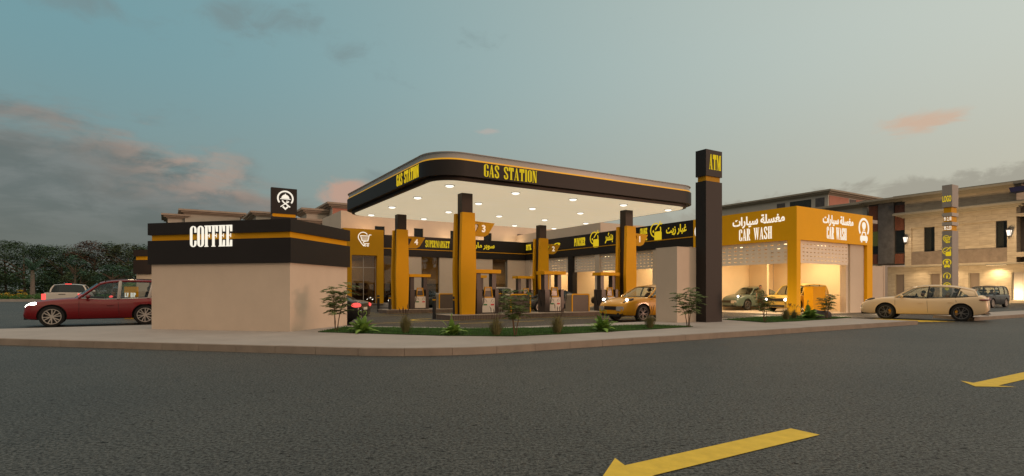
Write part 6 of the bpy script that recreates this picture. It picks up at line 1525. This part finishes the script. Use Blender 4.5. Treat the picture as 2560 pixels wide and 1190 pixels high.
# balcony bay at the picture edge
mb = MB(o); mb.box(VB + 1.2, VB + 1.6, ya(2700), aR - .003, z1, zc + .4); mb.build('recessed_wall', M['stone2'], v_)
mb = MB(o); mb.box(VB - .1, VB + 1.19, ya(2700), aR - .003, z1 + .55, z1 + 1.05); mb.box(VB - .1, VB + 1.19, ya(2700), aR - .003, zz(2550, 540), zz(2550, 533)); mb.build('balcony_slab', M['stone'], v_)
mb = MB(o); mb.box(VB + 1.1, VB + 1.195, ya(2640), aR - .2, zz(2550, 551), zz(2550, 541)); mb.build('lintel', M['slate'], v_)
aw = site('awning', 'navy blue awning at the top right corner beside the villa cornice', 'awning', VB - .4, ya(2541), zz(2541, 485)); mb = MB(); mb.prism([(0, 0), (-3.5, .25), (-3.5, .6), (.15, .52)], -1.2, -.02, Matrix(((0, 0, 1, 0), (1, 0, 0, 0), (0, 1, 0, 0), (0, 0, 0, 1)))); mb.build('canvas', M['navy'], aw)
mb = MB(); mb.box(-1.22, -1.16, -3.4, .1, -.06, .02); mb.build('rail', M['trim'], aw)
# slate and timber wing
w_ = site('slate_wing', 'dark slate and red timber wing joining the stone villa', 'house', VB, 14.0, 0); oo = (VB, 14.0, 0); a0, a1 = aL + .003, ya(2167)
zw1 = zz(2215, 507); zw0 = zz(2215, 659)
mb = MB(oo); mb.box(VB + .5, VB + 6, a0, a1, zw0, zw1); mb.build('wall', M['slate'], w_)
mb = MB(oo); mb.box(VB + .10, VB + .497, ya(2233), ya(2194), zw0, zw1 - .01); mb.build('slate_pier', M['slate'], w_)
for nm, uu0, uu1, vv0, vv1, k in (('timber_slats', 2233.5, 2261, 512, 575, 0), ('timber_slats', 2233.5, 2261, 634, 659, 0), ('timber_slats', 2168, 2193.5, 515, 579, 0), ('timber_slats', 2168, 2193.5, 636, 660, 0)):
    mb = MB(oo); y0, y1 = ya(uu1), ya(uu0); n = 9
    for q in range(n): mb.box(VB + .30, VB + .40, y0 + (y1 - y0) * q / n, y0 + (y1 - y0) * (q + .62) / n, zz((uu0 + uu1) / 2, vv1), zz((uu0 + uu1) / 2, vv0))
    mb.build(nm, M['wood'], w_)
for uu0, uu1, vv0, vv1, lit_ in ((2235, 2261, 575, 633, 0), (2169, 2193, 579, 636, 1)):
    y0, y1 = ya(uu1), ya(uu0); z0, z2 = zz(uu0, vv1), zz(uu0, vv0); mb = MB(oo); mb.box(VB + .36, VB + .42, y0, y0 + .08, z0, z2); mb.box(VB + .36, VB + .42, y1 - .08, y1, z0, z2); mb.box(VB + .36, VB + .42, y0 + .082, y1 - .082, z0, z0 + .08); wf = mb.build('window', M['trim'], w_)
    mb = MB(oo); mb.box(VB + .38, VB + .39, y0 + .08, y1 - .08, z0 + .08, z2); mb.build('pane', M['winglass'], wf)
    mb = MB(oo); mb.box(VB + .44, VB + .49, y0 + .09, y1 - .09, z0 + (z2 - z0) * .35, z2); mb.build('blind', mat('lit blind', (.20, .20, .05), .8, emit=(.6, .55, .12), estr=.22) if lit_ else M['slate'], wf)
cornice(a0, a1, zw1 + .01, 1.0, 'cornice', VB + .1, oo, w_)
s = site('stone_house', 'grey stone house with deep cornice between the car wash and the slate wing', 'house', VB + 1.5, 22.0, 0); oo = (VB + 1.5, 22, 0); b1 = VB + 1.5; a0, a1 = a_at(2168, b1), a_at(2010, b1); zs = zat(517, Yof(b1, a0))
mb = MB(oo); mb.box(b1, b1 + 10, a0 + .01, a1, 0, zs); mb.build('wall', M['house'], s); cornice(a0, a1, zs + .003, 1.3, 'cornice', b1, oo, s)
def far_house(label, u, yd, vtop, wB_, wA_, roofc, wallm, wings=(), salmon=None, name='far_villa', windows=()):
    """House on the site grid whose near corner stands on the sight line u at distance yd; wings = (db, da, wb, wa, dz)."""
    b, a = ba(Vector((tx(u, yd), yd, 0))); s = site(name, label, 'house', b, a, 0); z1_ = zat(vtop, yd)
    for (db, da, wb_, wa_, dz) in ((0, 0, wB_, wA_, 0),) + tuple(wings):
        mb = MB(); mb.box(db, db + wb_, da, da + wa_, 0, z1_ - .75 + dz); mb.build('wall', wallm, s)
        mb = MB()
        for e, h0, h1 in ((.25, -.748, -.55), (.6, -.548, -.30), (.95, -.298, 0)): mb.box(db - e, db + wb_ + e, da - e, da + wa_ + e, z1_ + h0 + dz, z1_ + h1 + dz)
        mb.build('roof', roofc, s)
    if salmon:
        mb = MB()
        for x0, x1_, z0_, z2 in salmon: mb.box(x0, x1_, -.06, -.003, z1_ - z0_, z1_ - z2)
        mb.build('sunset_tint_panel', M['pinkglow'], s)  # sunset light laid on as coloured panels
    for side_, y0, y1, z0_, z2, m_ in windows:
        mb = MB()
        if side_ == 'B': mb.box(-.08, -.003, y0, y1, z1_ - z0_, z1_ - z2)
        else: mb.box(y0, y1, -.08, -.003, z1_ - z0_, z1_ - z2)
        mb.build('window', m_, s)
    return s
far_house('tall grey villa with sunset glow painted on panels rising behind the car wash roof', 2070, 98, 475, 19, 24, M['cornice'], M['house'], ((-.01 + 1.5, 24.01, 14, 9, -2.0), (3, 33.02, 12, 9, -2.6)), [(.35, 6.8, 5.5, .9), (9.4, 18.5, 5.5, .9)],
          windows=(('B', .6, 2.2, 6, 1.2, M['slate']), ('B', 3.0, 7.0, 6, 1.2, M['winglass']), ('B', 8.0, 9.6, 6, 1.2, M['slate']), ('A', 7.2, 9.2, 6, 1.0, M['slate'])))
far_house('brown roofed villa with an outer frame seen over the left of the coffee kiosk', 462, 96, 523.5, 8.6, 9, M['houseroof'], M['house'], ((-2.5, .5, 2.4, 7, -.9), (9.2, 1.5, 7, 6, -2.3)))
far_house('flat roofed villa just left of the roof sign', 640, 92, 529, 5.4, 9, M['houseroof'], M['house'], ((6.0, 1.4, 5.5, 7, -.8),))
far_house('low villa with a brown flat roof just right of the roof sign', 726, 86, 545, 4.2, 8, M['houseroof'], M['house'], ((4.8, 1.5, 6, 6, -1.3),))
far_house('brown roofed villa with sunset glow painted on its wall left of the canopy', 830, 88, 507, 9, 9, M['houseroof'], M['house'], ((-3.4, 2.2, 3.3, 5, -.9),), [(.1, 8.8, 5.2, .8)])
# wall lanterns and the light they throw
for u, v, lab in ((2266.5, 599, 'black wall lantern on the left corner of the stone villa'), (2525, 582, 'black wall lantern on the right pier of the stone villa')):
    a = ya(u); s = site('wall_lantern', lab, 'lantern', VB - .30, a, zz(u, v), 'wall lanterns of the stone villa')
    mb = MB(); mb.lathe([(.001, .62), (.05, .50), (.30, .30), (.30, .26), (.001, .26)], 8); mb.lathe([(.16, -.32), (.17, -.36), (.06, -.40), (.04, -.62), (.001, -.64)], 8); mb.tube([(0, 0, -.5), (.28, 0, -.45)], .04, 6)
    for k in range(4): t = math.pi / 4 + k * math.pi / 2; mb.tube([(.27 * math.cos(t), .27 * math.sin(t), .26), (.16 * math.cos(t), .16 * math.sin(t), -.33)], .02, 4)
    mb.build('housing', M['lampiron'], s)
    mb = MB(); mb.lathe([(.25, .255), (.14, -.315)], 8); mb.build('glass', M['lantern'], s)
    lamp('lantern_glow', P(VB - .9, a, zz(u, v)), 55, (1.0, .72, .42), 'POINT', .3)
s = site('soffit_lamp', 'small lit ceiling lamp under the villa overhang', 'lamp', VB + .7, ya(2484), z1 - .15); mb = MB(); mb.box(-.1, .1, -.9, .9, -.05, -.004); mb.build('housing', M['trim'], s); mb = MB(); mb.box(-.08, .08, -.86, .86, -.062, -.052); mb.build('diffuser', M['warm'], s)
lamp('soffit_beam', P(VB + .7, ya(2484), z1 - .3), 700, (1.0, .70, .34), 'SPOT', .4, spot=150)
for u in (2380, 2290): lamp('soffit_beam', P(VB + .4, ya(u), z1 - .4), 150, (1.0, .72, .40), 'SPOT', .5, spot=160)
lamp('villa_flood', P(VB - 9, ya(2440), .7), 6000, (1.0, .66, .33), 'SPOT', 1.0, rot=(R(103), 0, TH - R(90)), spot=110)

# ------------------------------------------------------------------ enlarge the plot from layout units to metres (cars and people are already true size)
for o in bpy.data.objects:
    if o.parent is not None: continue
    o.location = o.location * K
    if o.type in ('MESH', 'EMPTY'): o.scale = o.scale * K
    elif o.type == 'LIGHT' and o.data.type != 'SUN':
        o.data.energy *= K * K
        if o.data.type == 'AREA': o.data.size *= K
